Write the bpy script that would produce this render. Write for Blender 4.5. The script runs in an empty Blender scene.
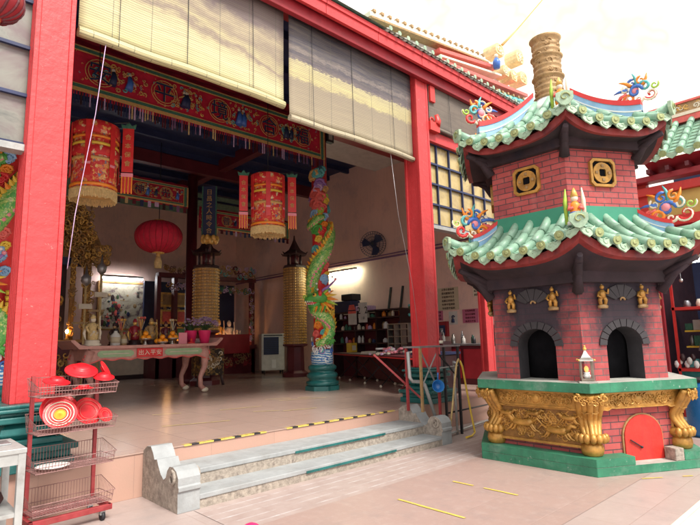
import bpy, math, random
from mathutils import Matrix, Vector
R = math.radians; PI = math.pi; rnd = random.Random(7)
SC = bpy.context.scene; COL = SC.collection
cos, sin = math.cos, math.sin

# ------------------------------------------------------------------ materials
MATS = {}
def newmat(name):
    m = bpy.data.materials.new(name); m.use_nodes = True; nt = m.node_tree
    b = nt.nodes['Principled BSDF']; MATS[name] = m
    return m, nt, b
def N(nt, typ, **kw):
    n = nt.nodes.new(typ)
    for k, v in kw.items():
        if k in n.inputs: n.inputs[k].default_value = v
        else: setattr(n, k, v)
    return n
def ramp(nt, fac, stops, interp='LINEAR'):
    r = nt.nodes.new('ShaderNodeValToRGB'); r.color_ramp.interpolation = interp
    el = r.color_ramp.elements
    while len(el) < len(stops): el.new(0.5)
    for e, (p, c) in zip(el, stops):
        e.position = p; e.color = (c[0], c[1], c[2], 1) if not isinstance(c, (int, float)) else (c, c, c, 1)
    nt.links.new(fac, r.inputs[0]); return r.outputs[0]
def mixc(nt, fac, a, b, mode='MIX'):
    m = nt.nodes.new('ShaderNodeMix'); m.data_type = 'RGBA'; m.blend_type = mode
    for s, v in ((m.inputs[0], fac), (m.inputs[6], a), (m.inputs[7], b)):
        if isinstance(v, (int, float)): s.default_value = v
        elif isinstance(v, tuple): s.default_value = (*v[:3], 1)
        else: nt.links.new(v, s)
    return m.outputs[2]
def math_(nt, op, a, b=0.0, c=None):
    m = nt.nodes.new('ShaderNodeMath'); m.operation = op
    for s, v in zip(m.inputs, (a, b, c)):
        if v is None: continue
        if isinstance(v, (int, float)): s.default_value = v
        else: nt.links.new(v, s)
    return m.outputs[0]
def noise(nt, scale, detail=4, rough=.6, vec=None, dist=0.):
    n = N(nt, 'ShaderNodeTexNoise'); n.inputs['Scale'].default_value = scale
    n.inputs['Detail'].default_value = detail; n.inputs['Roughness'].default_value = rough; n.inputs['Distortion'].default_value = dist
    if vec is None:
        vec = N(nt, 'ShaderNodeTexCoord').outputs['Object']
    nt.links.new(vec, n.inputs['Vector']); return n.outputs['Fac']
def uvv(nt, sx=1, sy=1, off=(0, 0, 0)):
    t = N(nt, 'ShaderNodeTexCoord'); m = N(nt, 'ShaderNodeMapping'); m.inputs['Scale'].default_value = (sx, sy, 1)
    m.inputs['Location'].default_value = off
    nt.links.new(t.outputs['UV'], m.inputs['Vector']); return m.outputs[0]
def bump(nt, b, h, strength=.4, dist=.01):
    n = N(nt, 'ShaderNodeBump'); n.inputs['Strength'].default_value = strength; n.inputs['Distance'].default_value = dist
    nt.links.new(h, n.inputs['Height']); nt.links.new(n.outputs[0], b.inputs['Normal'])
def paint(name, col, rough=.5, metal=0., var=.25, scale=6, bmp=.15, dirt=None, dirtamt=.5, bscale=None, spec=.5, bdist=.01, streak=None):
    m, nt, b = newmat(name)
    n1 = noise(nt, scale, 6)
    dark = tuple(c * (1 - var) for c in col); lite = tuple(min(1, c * (1 + var * .6) + .01 * var) for c in col)
    c = ramp(nt, n1, [(.3, dark), (.7, lite)])
    if dirt:
        n2 = noise(nt, scale * .45 + .7, 8, .7)
        f = ramp(nt, n2, [(.52, 0.), (.52 + .2, dirtamt)])
        c = mixc(nt, f, c, dirt)
    if streak:
        n4 = noise(nt, 1.6, 9, .75, uvv(nt, 9, .8)); n5 = noise(nt, 26, 5, .6)
        c = mixc(nt, ramp(nt, n4, [(.52, 0.), (.72, streak[1])]), c, streak[0]); c = mixc(nt, ramp(nt, n5, [(.66, 0.), (.72, streak[1] * .9)]), c, streak[2])
    nt.links.new(c, b.inputs['Base Color'])
    b.inputs['Metallic'].default_value = metal; b.inputs['Specular IOR Level'].default_value = spec
    rr = ramp(nt, n1, [(.3, max(.03, rough - .08)), (.7, min(1, rough + .1))]); nt.links.new(rr, b.inputs['Roughness'])
    if bmp: bump(nt, b, noise(nt, bscale or scale * 5, 6, .6), bmp, bdist)
    return m
def emis(name, col, s):
    m, nt, b = newmat(name); b.inputs['Base Color'].default_value = (*col, 1)
    b.inputs['Emission Color'].default_value = (*col, 1); b.inputs['Emission Strength'].default_value = s

paint('red_paint', (.56, .035, .03), .42, var=.14, scale=3, bmp=.25, bscale=14, dirt=(.33, .03, .03), dirtamt=.4, streak=((.3, .02, .025), .5, (.6, .2, .17)))
paint('fadedtape', (.58, .44, .2), .5, var=.3, scale=18, dirt=(.45, .33, .27), dirtamt=.9)
paint('pillar_red', (.57, .04, .045), .5, var=.12, scale=2.2, bmp=.5, bscale=9, dirt=(.40, .035, .035), dirtamt=.4, bdist=.02, streak=((.36, .03, .03), .5, (.66, .3, .26)))
paint('deep_red', (.3, .015, .025), .45, var=.25, scale=3, bmp=.1)
paint('maroon', (.11, .012, .02), .45, var=.25, scale=3, bmp=.1)
paint('dark_wood', (.04, .014, .016), .45, var=.4, scale=5)
paint('navy', (.018, .028, .09), .55, var=.3, scale=3)
paint('black', (.012, .012, .016), .5, var=.3)
paint('soot', (.006, .006, .008), .95, var=.3, spec=.1)
paint('hall_wall', (.78, .54, .46), .85, var=.08, scale=.9, bmp=.1, bscale=20, dirt=(.36, .26, .3), dirtamt=.5, streak=((.42, .3, .3), .35, (.6, .45, .4)))
paint('cream', (.72, .64, .5), .6, var=.12)
paint('white', (.75, .74, .72), .5, var=.06)
paint('offwhite', (.6, .58, .54), .6, var=.15)
paint('pink_plaster', (.55, .32, .27), .7, var=.1)
paint('teal', (.015, .13, .125), .3, var=.3, scale=5, dirt=(.01, .05, .05))
paint('plinth_green', (.03, .2, .11), .55, var=.3, scale=4, bmp=.4, dirt=(.25, .36, .3), dirtamt=.5, streak=((.02, .09, .06), .6, (.4, .45, .4)))
paint('band_green', (.035, .24, .15), .6, var=.12, scale=3)
paint('ledge_top', (.4, .4, .36), .8, var=.25, scale=6, dirt=(.15, .17, .15))
paint('gold', (.50, .26, .055), .38, metal=.35, var=.35, scale=9, bmp=.5, dirt=(.12, .05, .015), dirtamt=.65, bscale=35, bdist=.006)
paint('gold_shade', (.27, .13, .03), .5, metal=.25, var=.4, scale=9, bmp=.4, dirt=(.06, .03, .015), dirtamt=.7)
paint('goldleaf', (.72, .42, .10), .38, metal=.12, var=.4, scale=12, bmp=.3)
paint('goldwood', (.38, .19, .05), .45, metal=.08, var=.5, scale=10, bmp=.4)
paint('bronze', (.40, .25, .11), .5, metal=.2, var=.4, scale=14, bmp=.6, dirt=(.06, .03, .02))
paint('silver', (.5, .48, .44), .35, metal=.8, var=.2)
paint('steel', (.35, .35, .36), .4, metal=.7, var=.25)
paint('galv', (.42, .43, .42), .5, metal=.3, var=.2, dirt=(.15, .1, .08))
paint('rust_red', (.33, .035, .04), .5, var=.3, scale=14, dirt=(.13, .06, .04))
paint('wire_rust', (.30, .16, .15), .5, metal=.3, var=.4, scale=20)
paint('yellow', (.75, .5, .05), .5, var=.15, scale=14)
paint('tapeyellow', (.68, .5, .1), .5, var=.25, scale=18, dirt=(.5, .35, .25), dirtamt=.7)
paint('tapeblack', (.02, .02, .025), .5, var=.3)
paint('orange', (.8, .24, .02), .45, var=.2)
paint('fruit', (.85, .3, .01), .4, var=.15, scale=20)
paint('blue', (.05, .15, .5), .35, var=.2)
paint('blueplastic', (.02, .16, .45), .3, var=.1)
paint('skyblue', (.26, .45, .68), .5, var=.2, scale=6, dirt=(.3, .36, .42), dirtamt=.4)
paint('purple', (.3, .15, .42), .5, var=.2, scale=20)
paint('petal', (.55, .38, .58), .7, var=.3, scale=30)
paint('magenta', (.72, .03, .14), .4, var=.08)
paint('pinkcard', (.75, .25, .3), .6, var=.05)
paint('leaf', (.05, .1, .03), .6, var=.4)
paint('green', (.08, .36, .06), .35, var=.3, scale=14)
paint('lime', (.35, .55, .06), .35, var=.3, scale=14)
paint('red', (.66, .03, .03), .4, var=.15, scale=7, dirt=(.4, .02, .03), dirtamt=.4)
paint('redbowl', (.66, .012, .02), .34, var=.12, scale=9, bmp=0)
paint('door_red', (.62, .03, .02), .45, var=.25, scale=5, bmp=.3, streak=((.25, .01, .02), .7, (.2, .03, .03)))
paint('ridge_gilt', (.75, .58, .3), .5, metal=.1, var=.3, scale=9)
paint('lantern_metal', (.24, .2, .16), .35, metal=.6, var=.3)
paint('cloudred', (.7, .12, .1), .45, var=.25, scale=12)
paint('cloudteal', (.1, .42, .42), .45, var=.25, scale=12)
paint('stain', (.33, .28, .22), .8)
paint('tablepink', (.55, .27, .22), .5, var=.2, scale=9, dirt=(.35, .15, .12), dirtamt=.5)
paint('tablegreen', (.32, .45, .25), .55, var=.15)
paint('fabric_red', (.58, .012, .045), .75, var=.2, scale=9, bmp=.5, bscale=7, bdist=.03)
paint('fabric_dim', (.42, .012, .04), .8, var=.25, scale=9, bmp=.4, bscale=7, bdist=.02)
paint('fabric_green', (.05, .17, .11), .8, var=.4, scale=30)
paint('fabric_gold', (.6, .36, .12), .6, var=.25, scale=20)
paint('fringe', (.62, .45, .2), .8, var=.3, scale=30)
paint('mauve', (.2, .1, .2), .8, var=.2)
paint('rawstone', (.36, .31, .26), .9, var=.4, scale=22, bmp=.8, bscale=50, dirt=(.1, .07, .065), dirtamt=.75)
paint('greystone', (.32, .335, .34), .8, var=.18, scale=5, bmp=.5, dirt=(.24, .235, .22), dirtamt=.5, streak=((.22, .2, .18), .3, (.36, .36, .35)))
paint('ochre', (.55, .36, .1), .6, var=.2, scale=1.5)
paint('paper', (.5, .43, .3), .8, var=.06)
paint('paperpink', (.5, .13, .22), .7, var=.06)
paint('tileroof_far', (.2, .38, .3), .4, var=.35, scale=8)
m, nt, b = newmat('farwall'); c = ramp(nt, noise(nt, .045, 4, .55), [(.44, (.82, .81, .76)), (.5, (.8, .77, .48)), (.56, (.82, .81, .76))]); nt.links.new(c, b.inputs['Base Color']); b.inputs['Roughness'].default_value = .9
paint('glaze', (.25, .42, .31), .45, var=.35, scale=4, bmp=.25, dirt=(.36, .46, .35), dirtamt=.6, streak=((.08, .16, .1), .5, (.4, .48, .38)))
paint('glaze_pale', (.31, .44, .31), .5, var=.25, scale=14, bmp=.3, dirt=(.45, .5, .3), dirtamt=.5)
paint('tile_end', (.32, .37, .16), .4, var=.25, scale=20, bmp=.5, dirt=(.14, .17, .05))
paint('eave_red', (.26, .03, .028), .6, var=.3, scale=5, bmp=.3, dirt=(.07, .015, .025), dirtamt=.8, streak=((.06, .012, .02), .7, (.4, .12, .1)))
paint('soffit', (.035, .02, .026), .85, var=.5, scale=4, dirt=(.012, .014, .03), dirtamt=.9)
emis('tube_light', (.9, .95, 1.), 25.)
emis('tube_light_green', (.9, 1., .7), 40.)
emis('flame', (1., .4, .12), .6)
emis('candle', (1., .5, .18), 40.)

def brickmat(name, c1, c2, mortar, w=.23, h=.078, ms=.006, dirtcol=(.15, .05, .06), dirtamt=.5, rough=.75, arch=None, pale=(.55, .28, .25), paleamt=.25):
    m, nt, b = newmat(name)
    v = uvv(nt)
    br = N(nt, 'ShaderNodeTexBrick'); nt.links.new(v, br.inputs['Vector'])
    for k, x in (('Scale', 1.), ('Brick Width', w), ('Row Height', h), ('Mortar Size', ms), ('Mortar Smooth', .15), ('Bias', 0.)): br.inputs[k].default_value = x
    br.inputs['Color1'].default_value = (*c1, 1); br.inputs['Color2'].default_value = (*c2, 1); br.inputs['Mortar'].default_value = (*mortar, 1)
    n = noise(nt, 3.5, 8, .7); c = mixc(nt, ramp(nt, n, [(.5, 0.), (.75, dirtamt)]), br.outputs['Color'], dirtcol)
    n3 = noise(nt, 9, 6, .7); c = mixc(nt, ramp(nt, n3, [(.5, 0.), (.8, paleamt)]), c, pale)
    if arch:
        sep = N(nt, 'ShaderNodeSeparateXYZ'); nt.links.new(v, sep.inputs[0])
        x2 = math_(nt, 'POWER', math_(nt, 'DIVIDE', math_(nt, 'ABSOLUTE', sep.outputs[0]), arch[0]), 2.)
        y2 = math_(nt, 'POWER', math_(nt, 'ABSOLUTE', math_(nt, 'DIVIDE', math_(nt, 'SUBTRACT', sep.outputs[1], arch[1]), arch[2])), 2.)
        d = math_(nt, 'SQRT', math_(nt, 'ADD', x2, y2))
        d = math_(nt, 'ADD', d, math_(nt, 'MULTIPLY', math_(nt, 'SUBTRACT', noise(nt, 5, 6, .65), .5), 1.1))
        f = ramp(nt, d, [(.5, .96), (1.2, 0.)]); c = mixc(nt, f, c, (.022, .02, .03))
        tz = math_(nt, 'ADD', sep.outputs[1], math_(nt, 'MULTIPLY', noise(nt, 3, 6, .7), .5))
        c = mixc(nt, ramp(nt, math_(nt, 'SUBTRACT', tz, 1.7), [(.45, 0.), (.72, .88)]), c, (.03, .022, .035))  # dark top band: soot plus the eaves' shade painted into the brick
        st = ramp(nt, noise(nt, 1.5, 9, .75, uvv(nt, 10, .7)), [(.5, 0.), (.75, .6)]); c = mixc(nt, st, c, (.07, .04, .05))
    nt.links.new(c, b.inputs['Base Color']); b.inputs['Roughness'].default_value = rough
    h1 = math_(nt, 'SUBTRACT', math_(nt, 'MULTIPLY', noise(nt, 40, 4), .25), br.outputs['Fac'])
    bump(nt, b, h1, .6, .008)
brickmat('brick', (.46, .085, .08), (.35, .06, .062), (.07, .045, .05))
brickmat('brick_soot_shade', (.42, .075, .075), (.30, .05, .055), (.12, .09, .09), arch=(.62, 2.0, .85))
brickmat('dark_brick', (.045, .04, .045), (.03, .03, .035), (.2, .19, .19), w=9, h=9, ms=.0, dirtamt=.4, dirtcol=(.01, .01, .012), pale=(.12, .11, .12))
brickmat('court_tile', (.40, .32, .295), (.38, .3, .275), (.36, .27, .24), w=.6, h=.6, ms=.004, dirtcol=(.31, .26, .25), dirtamt=.8, rough=.42, pale=(.5, .43, .41), paleamt=.35)
brickmat('court_dark', (.375, .265, .235), (.355, .25, .22), (.40, .28, .25), w=.6, h=.6, ms=.004, dirtcol=(.29, .225, .21), dirtamt=.8, rough=.42, pale=(.46, .37, .34), paleamt=.5)
brickmat('floor_tile', (.47, .33, .275), (.44, .305, .255), (.27, .2, .18), w=.6, h=.6, ms=.003, dirtcol=(.36, .27, .24), dirtamt=.45, rough=.2, pale=(.5, .4, .36), paleamt=.3)
brickmat('face_tile', (.47, .29, .225), (.44, .27, .21), (.4, .25, .2), w=.9, h=.6, ms=.003, dirtcol=(.42, .29, .23), dirtamt=.4, rough=.5)
for nm in ('court_tile', 'court_dark', 'floor_tile'):
    for n in MATS[nm].node_tree.nodes:
        if n.type == 'TEX_BRICK': n.offset = 0.
def ribmat():
    m, nt, b = newmat('ribbed_tile'); v = uvv(nt)
    sep = N(nt, 'ShaderNodeSeparateXYZ'); nt.links.new(v, sep.inputs[0])
    s = math_(nt, 'FRACT', math_(nt, 'MULTIPLY', sep.outputs[1], 1 / .15))
    l = math_(nt, 'LESS_THAN', s, .14)
    n = noise(nt, 3, 8, .7); f = math_(nt, 'MULTIPLY', l, ramp(nt, n, [(.42, .0), (.66, .8)]))
    base = ramp(nt, noise(nt, 5, 6), [(.3, (.35, .265, .24)), (.7, (.42, .34, .315))])
    c = mixc(nt, f, base, (.6, .59, .6))
    l2 = math_(nt, 'LESS_THAN', math_(nt, 'FRACT', math_(nt, 'MULTIPLY', sep.outputs[0], 1 / .6)), .012)
    c = mixc(nt, math_(nt, 'MULTIPLY', l2, .6), c, (.35, .25, .22))
    nt.links.new(c, b.inputs['Base Color']); b.inputs['Roughness'].default_value = .5
    bump(nt, b, l, .4, .004)
ribmat()
def blindmat(name, kind):
    m, nt, b = newmat(name); v = uvv(nt)
    sep = N(nt, 'ShaderNodeSeparateXYZ'); nt.links.new(v, sep.inputs[0]); U, V = sep.outputs[0], sep.outputs[1]
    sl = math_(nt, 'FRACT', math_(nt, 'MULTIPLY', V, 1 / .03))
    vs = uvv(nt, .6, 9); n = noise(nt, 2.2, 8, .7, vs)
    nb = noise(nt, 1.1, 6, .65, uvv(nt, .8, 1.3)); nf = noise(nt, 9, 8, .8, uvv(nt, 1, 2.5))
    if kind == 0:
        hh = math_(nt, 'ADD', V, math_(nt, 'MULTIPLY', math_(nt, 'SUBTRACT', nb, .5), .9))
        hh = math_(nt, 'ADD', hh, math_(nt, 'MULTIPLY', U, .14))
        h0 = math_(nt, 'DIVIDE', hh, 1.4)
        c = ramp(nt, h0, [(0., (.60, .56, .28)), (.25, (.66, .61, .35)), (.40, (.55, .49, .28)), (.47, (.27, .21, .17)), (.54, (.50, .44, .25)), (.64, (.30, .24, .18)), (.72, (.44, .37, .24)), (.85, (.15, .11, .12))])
    elif kind == 1:
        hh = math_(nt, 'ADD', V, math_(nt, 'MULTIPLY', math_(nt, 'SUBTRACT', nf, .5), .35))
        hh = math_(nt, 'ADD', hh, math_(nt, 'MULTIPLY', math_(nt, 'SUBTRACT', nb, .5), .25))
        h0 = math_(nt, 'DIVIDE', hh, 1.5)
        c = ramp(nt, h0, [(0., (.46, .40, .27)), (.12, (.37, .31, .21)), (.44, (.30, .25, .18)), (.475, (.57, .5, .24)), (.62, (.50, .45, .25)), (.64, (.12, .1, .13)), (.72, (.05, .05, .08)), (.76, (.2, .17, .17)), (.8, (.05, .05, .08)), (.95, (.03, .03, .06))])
    else:
        c = ramp(nt, nb, [(.3, (.06, .05, .055)), (.7, (.16, .13, .11))])
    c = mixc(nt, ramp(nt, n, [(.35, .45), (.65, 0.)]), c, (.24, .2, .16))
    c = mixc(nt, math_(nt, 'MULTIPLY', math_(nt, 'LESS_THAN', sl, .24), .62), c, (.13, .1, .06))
    st = math_(nt, 'LESS_THAN', math_(nt, 'FRACT', math_(nt, 'MULTIPLY', math_(nt, 'ADD', U, .13), 1 / .47)), .022)
    c = mixc(nt, math_(nt, 'MULTIPLY', st, .6), c, (.1, .1, .08))
    nt.links.new(c, b.inputs['Base Color']); b.inputs['Roughness'].default_value = .7
    bump(nt, b, sl, .5, .006)
blindmat('blind_a', 0); blindmat('blind_b', 1); blindmat('blind_c', 2)
def embroid(name, stops, scale=9, rough=.6):
    m, nt, b = newmat(name)
    vo = N(nt, 'ShaderNodeTexVoronoi'); vo.feature = 'F1'; vo.inputs['Scale'].default_value = scale
    t = N(nt, 'ShaderNodeTexCoord')
    nn = N(nt, 'ShaderNodeTexNoise'); nn.inputs['Scale'].default_value = scale * .7; nt.links.new(t.outputs['Object'], nn.inputs['Vector'])
    mx = mixc(nt, .12, t.outputs['Object'], nn.outputs['Color'], 'ADD'); nt.links.new(mx, vo.inputs['Vector'])
    sp = N(nt, 'ShaderNodeSeparateColor'); nt.links.new(vo.outputs['Color'], sp.inputs[0])
    c = ramp(nt, sp.outputs[0], stops, 'CONSTANT')
    c = mixc(nt, ramp(nt, vo.outputs['Distance'], [(.35, 0.), (.5, .5)]), c, stops[0][1])
    nt.links.new(c, b.inputs['Base Color']); b.inputs['Roughness'].default_value = rough; bump(nt, b, vo.outputs['Distance'], .4, .01)
embroid('embroidery', [(0, (.50, .02, .02)), (.3, (.62, .06, .04)), (.5, (.72, .36, .09)), (.74, (.66, .45, .16)), (.86, (.12, .2, .26)), (.92, (.62, .2, .14)), (.97, (.6, .52, .4))], 24)
embroid('embroidery_red', [(0, (.55, .015, .02)), (.7, (.62, .05, .03)), (.8, (.75, .4, .1)), (.93, (.7, .55, .3))], 18)
embroid('scales', [(0, (.10, .38, .08)), (.35, (.3, .55, .12)), (.65, (.55, .66, .2)), (.9, (.7, .68, .35))], 26, .35)
embroid('altar_carving', [(0, (.03, .02, .015)), (.4, (.25, .13, .03)), (.75, (.5, .3, .07)), (.94, (.1, .05, .03))], 14, .5)
embroid('light_tower', [(0, (.45, .22, .06)), (.3, (.6, .36, .12)), (.7, (.7, .48, .2)), (.9, (.4, .2, .06))], 40, .35)
def wavemat():
    m, nt, b = newmat('waves'); w = N(nt, 'ShaderNodeTexWave'); w.wave_type = 'RINGS'; w.inputs['Scale'].default_value = 6; w.inputs['Distortion'].default_value = 6
    t = N(nt, 'ShaderNodeTexCoord'); nt.links.new(t.outputs['Object'], w.inputs['Vector'])
    nt.links.new(ramp(nt, w.outputs['Fac'], [(.2, (.05, .2, .45)), (.5, (.15, .4, .6)), (.8, (.7, .75, .75))]), b.inputs['Base Color']); b.inputs['Roughness'].default_value = .4
wavemat()
def screenpaint():
    m, nt, b = newmat('ink_painting'); n = noise(nt, 2.2, 6, .7, dist=1.)
    c = ramp(nt, n, [(.40, (.13, .08, .09)), (.47, (.42, .36, .26)), (.6, (.52, .47, .36)), (.66, (.5, .25, .2)), (.7, (.5, .45, .33))])
    nt.links.new(c, b.inputs['Base Color']); b.inputs['Roughness'].default_value = .6
screenpaint()
m, nt, b = newmat('frosted_glass')
n = noise(nt, 1.6, 5, .6, dist=1.5); nt.links.new(ramp(nt, n, [(.35, (.13, .14, .13)), (.5, (.25, .25, .22)), (.68, (.2, .16, .16))]), b.inputs['Base Color'])
b.inputs['Roughness'].default_value = .22
m, nt, b = newmat('amber_glass')
n = noise(nt, 1.2, 6, .7, dist=1.5); nt.links.new(ramp(nt, n, [(.35, (.30, .21, .11)), (.5, (.45, .34, .14)), (.68, (.55, .44, .22))]), b.inputs['Base Color'])
b.inputs['Roughness'].default_value = .25

# ------------------------------------------------------------------ mesh builder
def frame(x, y, z, naz):
    """local x = to the right seen from outside, y = inwards, z up; naz = outward normal azimuth in degrees"""
    a = R(naz)
    return Matrix(((-sin(a), -cos(a), 0, x), (cos(a), -sin(a), 0, y), (0, 0, 1, z), (0, 0, 0, 1)))
def T(x, y, z): return Matrix.Translation((x, y, z))
def RX(a): return Matrix.Rotation(R(a), 4, 'X')
def RY(a): return Matrix.Rotation(R(a), 4, 'Y')
def RZ(a): return Matrix.Rotation(R(a), 4, 'Z')
class MB:
    def __init__(s, M=None): s.v = []; s.f = []; s.m = []; s.sm = []; s.mats = []; s.M = M or Matrix()
    def add(s, vs, fs, m, smooth=False):
        if m not in s.mats: s.mats.append(m)
        k = s.mats.index(m); o = len(s.v)
        s.v += [s.M @ Vector(v) for v in vs]
        for f in fs: s.f.append([o + i for i in f]); s.m.append(k); s.sm.append(smooth)
        return s
    def box(s, x0, x1, y0, y1, z0, z1, m):
        vs = [(x, y, z) for z in (z0, z1) for y in (y0, y1) for x in (x0, x1)]
        return s.add(vs, [(0, 2, 3, 1), (4, 5, 7, 6), (0, 1, 5, 4), (2, 6, 7, 3), (0, 4, 6, 2), (1, 3, 7, 5)], m)
    def cbox(s, c, d, m): return s.box(c[0] - d[0] / 2, c[0] + d[0] / 2, c[1] - d[1] / 2, c[1] + d[1] / 2, c[2] - d[2] / 2, c[2] + d[2] / 2, m)
    def bar(s, a, b, w, h, m):
        a = Vector(a); b = Vector(b); d = (b - a).normalized(); up = Vector((0, 0, 1)) if abs(d.z) < .95 else Vector((1, 0, 0))
        r = d.cross(up).normalized() * w / 2; u = r.cross(d).normalized() * h / 2
        vs = [p + q for p in (a, b) for q in (-r - u, r - u, r + u, -r + u)]
        return s.add(vs, [(0, 3, 2, 1), (4, 5, 6, 7), (0, 1, 5, 4), (1, 2, 6, 5), (2, 3, 7, 6), (3, 0, 4, 7)], m)
    def tube(s, pts, r, m, n=8, caps=True, closed=False):
        P = [Vector(p) for p in pts]; L = len(P); rs = r if isinstance(r, (list, tuple)) else [r] * L
        vs = []; fs = []; ref = None
        for i, p in enumerate(P):
            d = (P[min(i + 1, L - 1)] - P[max(i - 1, 0)])
            if closed: d = P[(i + 1) % L] - P[i - 1]
            if d.length < 1e-9: d = Vector((0, 0, 1))
            d.normalize()
            if ref is None: ref = Vector((0, 0, 1)) if abs(d.z) < .9 else Vector((1, 0, 0))
            a = d.cross(ref).normalized(); b_ = a.cross(d).normalized(); ref = b_
            for k in range(n):
                t = 2 * PI * k / n; vs.append(p + a * cos(t) * rs[i] + b_ * sin(t) * rs[i])
        for i in range(L if closed else L - 1):
            j = (i + 1) % L
            for k in range(n): fs.append((i * n + k, i * n + (k + 1) % n, j * n + (k + 1) % n, j * n + k))
        s.add(vs, fs, m, n > 5)
        if caps and not closed:
            o = len(s.v) - len(vs); k = s.mats.index(m)
            s.f.append([o + i for i in range(n)][::-1]); s.f.append([o + (L - 1) * n + i for i in range(n)]); s.m += [k, k]; s.sm += [False, False]
        return s
    def cyl(s, a, b, r, m, n=12, r2=None): return s.tube([a, b], [r, r if r2 is None else r2], m, n)
    def lathe(s, prof, m, n=24, c=(0, 0, 0), smooth=True, rot=0., sx=1., sy=1., cap=True):
        vs = []; fs = []; L = len(prof)
        for r, z in prof:
            for k in range(n):
                t = 2 * PI * k / n + R(rot); vs.append((c[0] + r * cos(t) * sx, c[1] + r * sin(t) * sy, c[2] + z))
        for i in range(L - 1):
            for k in range(n): fs.append((i * n + k, i * n + (k + 1) % n, (i + 1) * n + (k + 1) % n, (i + 1) * n + k))
        if cap and prof[0][0] > 1e-6: fs.append(tuple(range(n))[::-1])
        if cap and prof[-1][0] > 1e-6: fs.append(tuple((L - 1) * n + k for k in range(n)))
        return s.add(vs, fs, m, smooth)
    def ball(s, c, r, m, n=12, sx=1, sy=1, sz=1):
        k = max(4, n // 2); vs = []; 
        return s.lathe([(r * sin(PI * i / k) if 0 < i < k else 1e-7, -r * sz * cos(PI * i / k)) for i in range(k + 1)], m, n, c, True, 0, sx, sy)
    def prism(s, poly, y0, y1, m, m2=None):
        """poly in local x,z, extruded along y"""
        n = len(poly)
        vs = [(x, y0, z) for x, z in poly] + [(x, y1, z) for x, z in poly]
        s.add(vs, [tuple(range(n)), tuple(range(2 * n - 1, n - 1, -1))], m)
        return s.add(vs, [(i, n + i, n + (i + 1) % n, (i + 1) % n) for i in range(n)], m2 or m)
    def slab(s, poly, z0, z1, m, mt=None):
        """poly in x,y, extruded along z"""
        n = len(poly); vs = [(x, y, z0) for x, y in poly] + [(x, y, z1) for x, y in poly]
        s.add(vs, [tuple(range(n))[::-1]] + [(i, (i + 1) % n, n + (i + 1) % n, n + i) for i in range(n)], m)
        return s.add(vs, [tuple(range(n, 2 * n))], mt or m)
    def curl(s, x, z, r, m, y=0., turns=1.2, a0=0., dirn=1, th=.25, n=6, steps=12):
        pts = []; rs = []
        for i in range(steps + 1):
            q = i / steps; rr = r * (1 - .78 * q); a = R(a0) + dirn * turns * 2 * PI * q
            pts.append((x + rr * cos(a), y, z + rr * sin(a))); rs.append(r * th * (1 - .45 * q) * (.55 if i == 0 else 1))
        return s.tube(pts, rs, m, n)
    def build(s, name, parent=None, world=True, bevel=0., **props):
        me = bpy.data.meshes.new(name)
        vs = s.v
        if parent is not None and world:
            r = parent
            while r.parent is not None: r = r.parent
            inv = (Matrix.Translation(r.location) @ r.rotation_euler.to_matrix().to_4x4()).inverted(); vs = [inv @ v for v in vs]
        loc = Vector((0, 0, 0))
        if parent is None and vs:
            xs = [v.x for v in vs]; ys = [v.y for v in vs]; zs = [v.z for v in vs]
            loc = Vector(((min(xs) + max(xs)) / 2, (min(ys) + max(ys)) / 2, min(zs)))
            if not s.keep_origin: vs = [v - loc for v in vs]
            else: loc = Vector((0, 0, 0))
        me.from_pydata([tuple(v) for v in vs], [], s.f); 
        for m in s.mats: me.materials.append(MATS[m])
        me.polygons.foreach_set('material_index', s.m); me.polygons.foreach_set('use_smooth', s.sm)
        uv = me.uv_layers.new(name='UVMap'); data = [0.] * (2 * len(me.loops))
        src = s.v if s.worlduv else vs
        for p in me.polygons:
            n = p.normal
            if s.worlduv or True:
                if abs(n.z) > .75: ux, uy = Vector((1, 0, 0)), Vector((0, 1, 0))
                else:
                    ux = Vector((-n.y, n.x, 0)).normalized(); uy = Vector((0, 0, 1))
            for li in p.loop_indices:
                co = me.vertices[me.loops[li].vertex_index].co + (loc if s.worlduv else Vector((0, 0, 0)))
                data[2 * li] = co.dot(ux); data[2 * li + 1] = co.dot(uy)
        uv.data.foreach_set('uv', data)
        me.validate()
        o = bpy.data.objects.new(name, me); COL.objects.link(o); o.location = loc
        if parent: o.parent = parent
        if bevel:
            b = o.modifiers.new('bevel', 'BEVEL'); b.width = bevel; b.segments = 2; b.limit_method = 'ANGLE'; b.angle_limit = R(50)
        for k, v in props.items(): o[k] = v
        return o
    keep_origin = False; worlduv = True
def thing(name, label, cat, loc=(0, 0, 0), rotz=0., group=None):
    o = bpy.data.objects.new(name, None); o.empty_display_size = .2; COL.objects.link(o); o.location = loc; o.rotation_euler = (0, 0, R(rotz))
    o['label'] = label; o['category'] = cat
    if group: o['group'] = group
    return o
def tag(o, label, cat, group=None):
    o['label'] = label; o['category'] = cat
    if group: o['group'] = group
    return o
def dup(root, loc, rotz=None, label=None, group=None):
    r = root.copy(); COL.objects.link(r); r.location = loc
    if rotz is not None: r.rotation_euler = (0, 0, R(rotz))
    if label: r['label'] = label
    if group: r['group'] = group
    for ch in [o for o in COL.objects if o.parent == root]:
        c = ch.copy(); COL.objects.link(c); c.parent = r
        for g in [o for o in COL.objects if o.parent == ch]:
            d = g.copy(); COL.objects.link(d); d.parent = c
    return r
_glyph = {}
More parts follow.
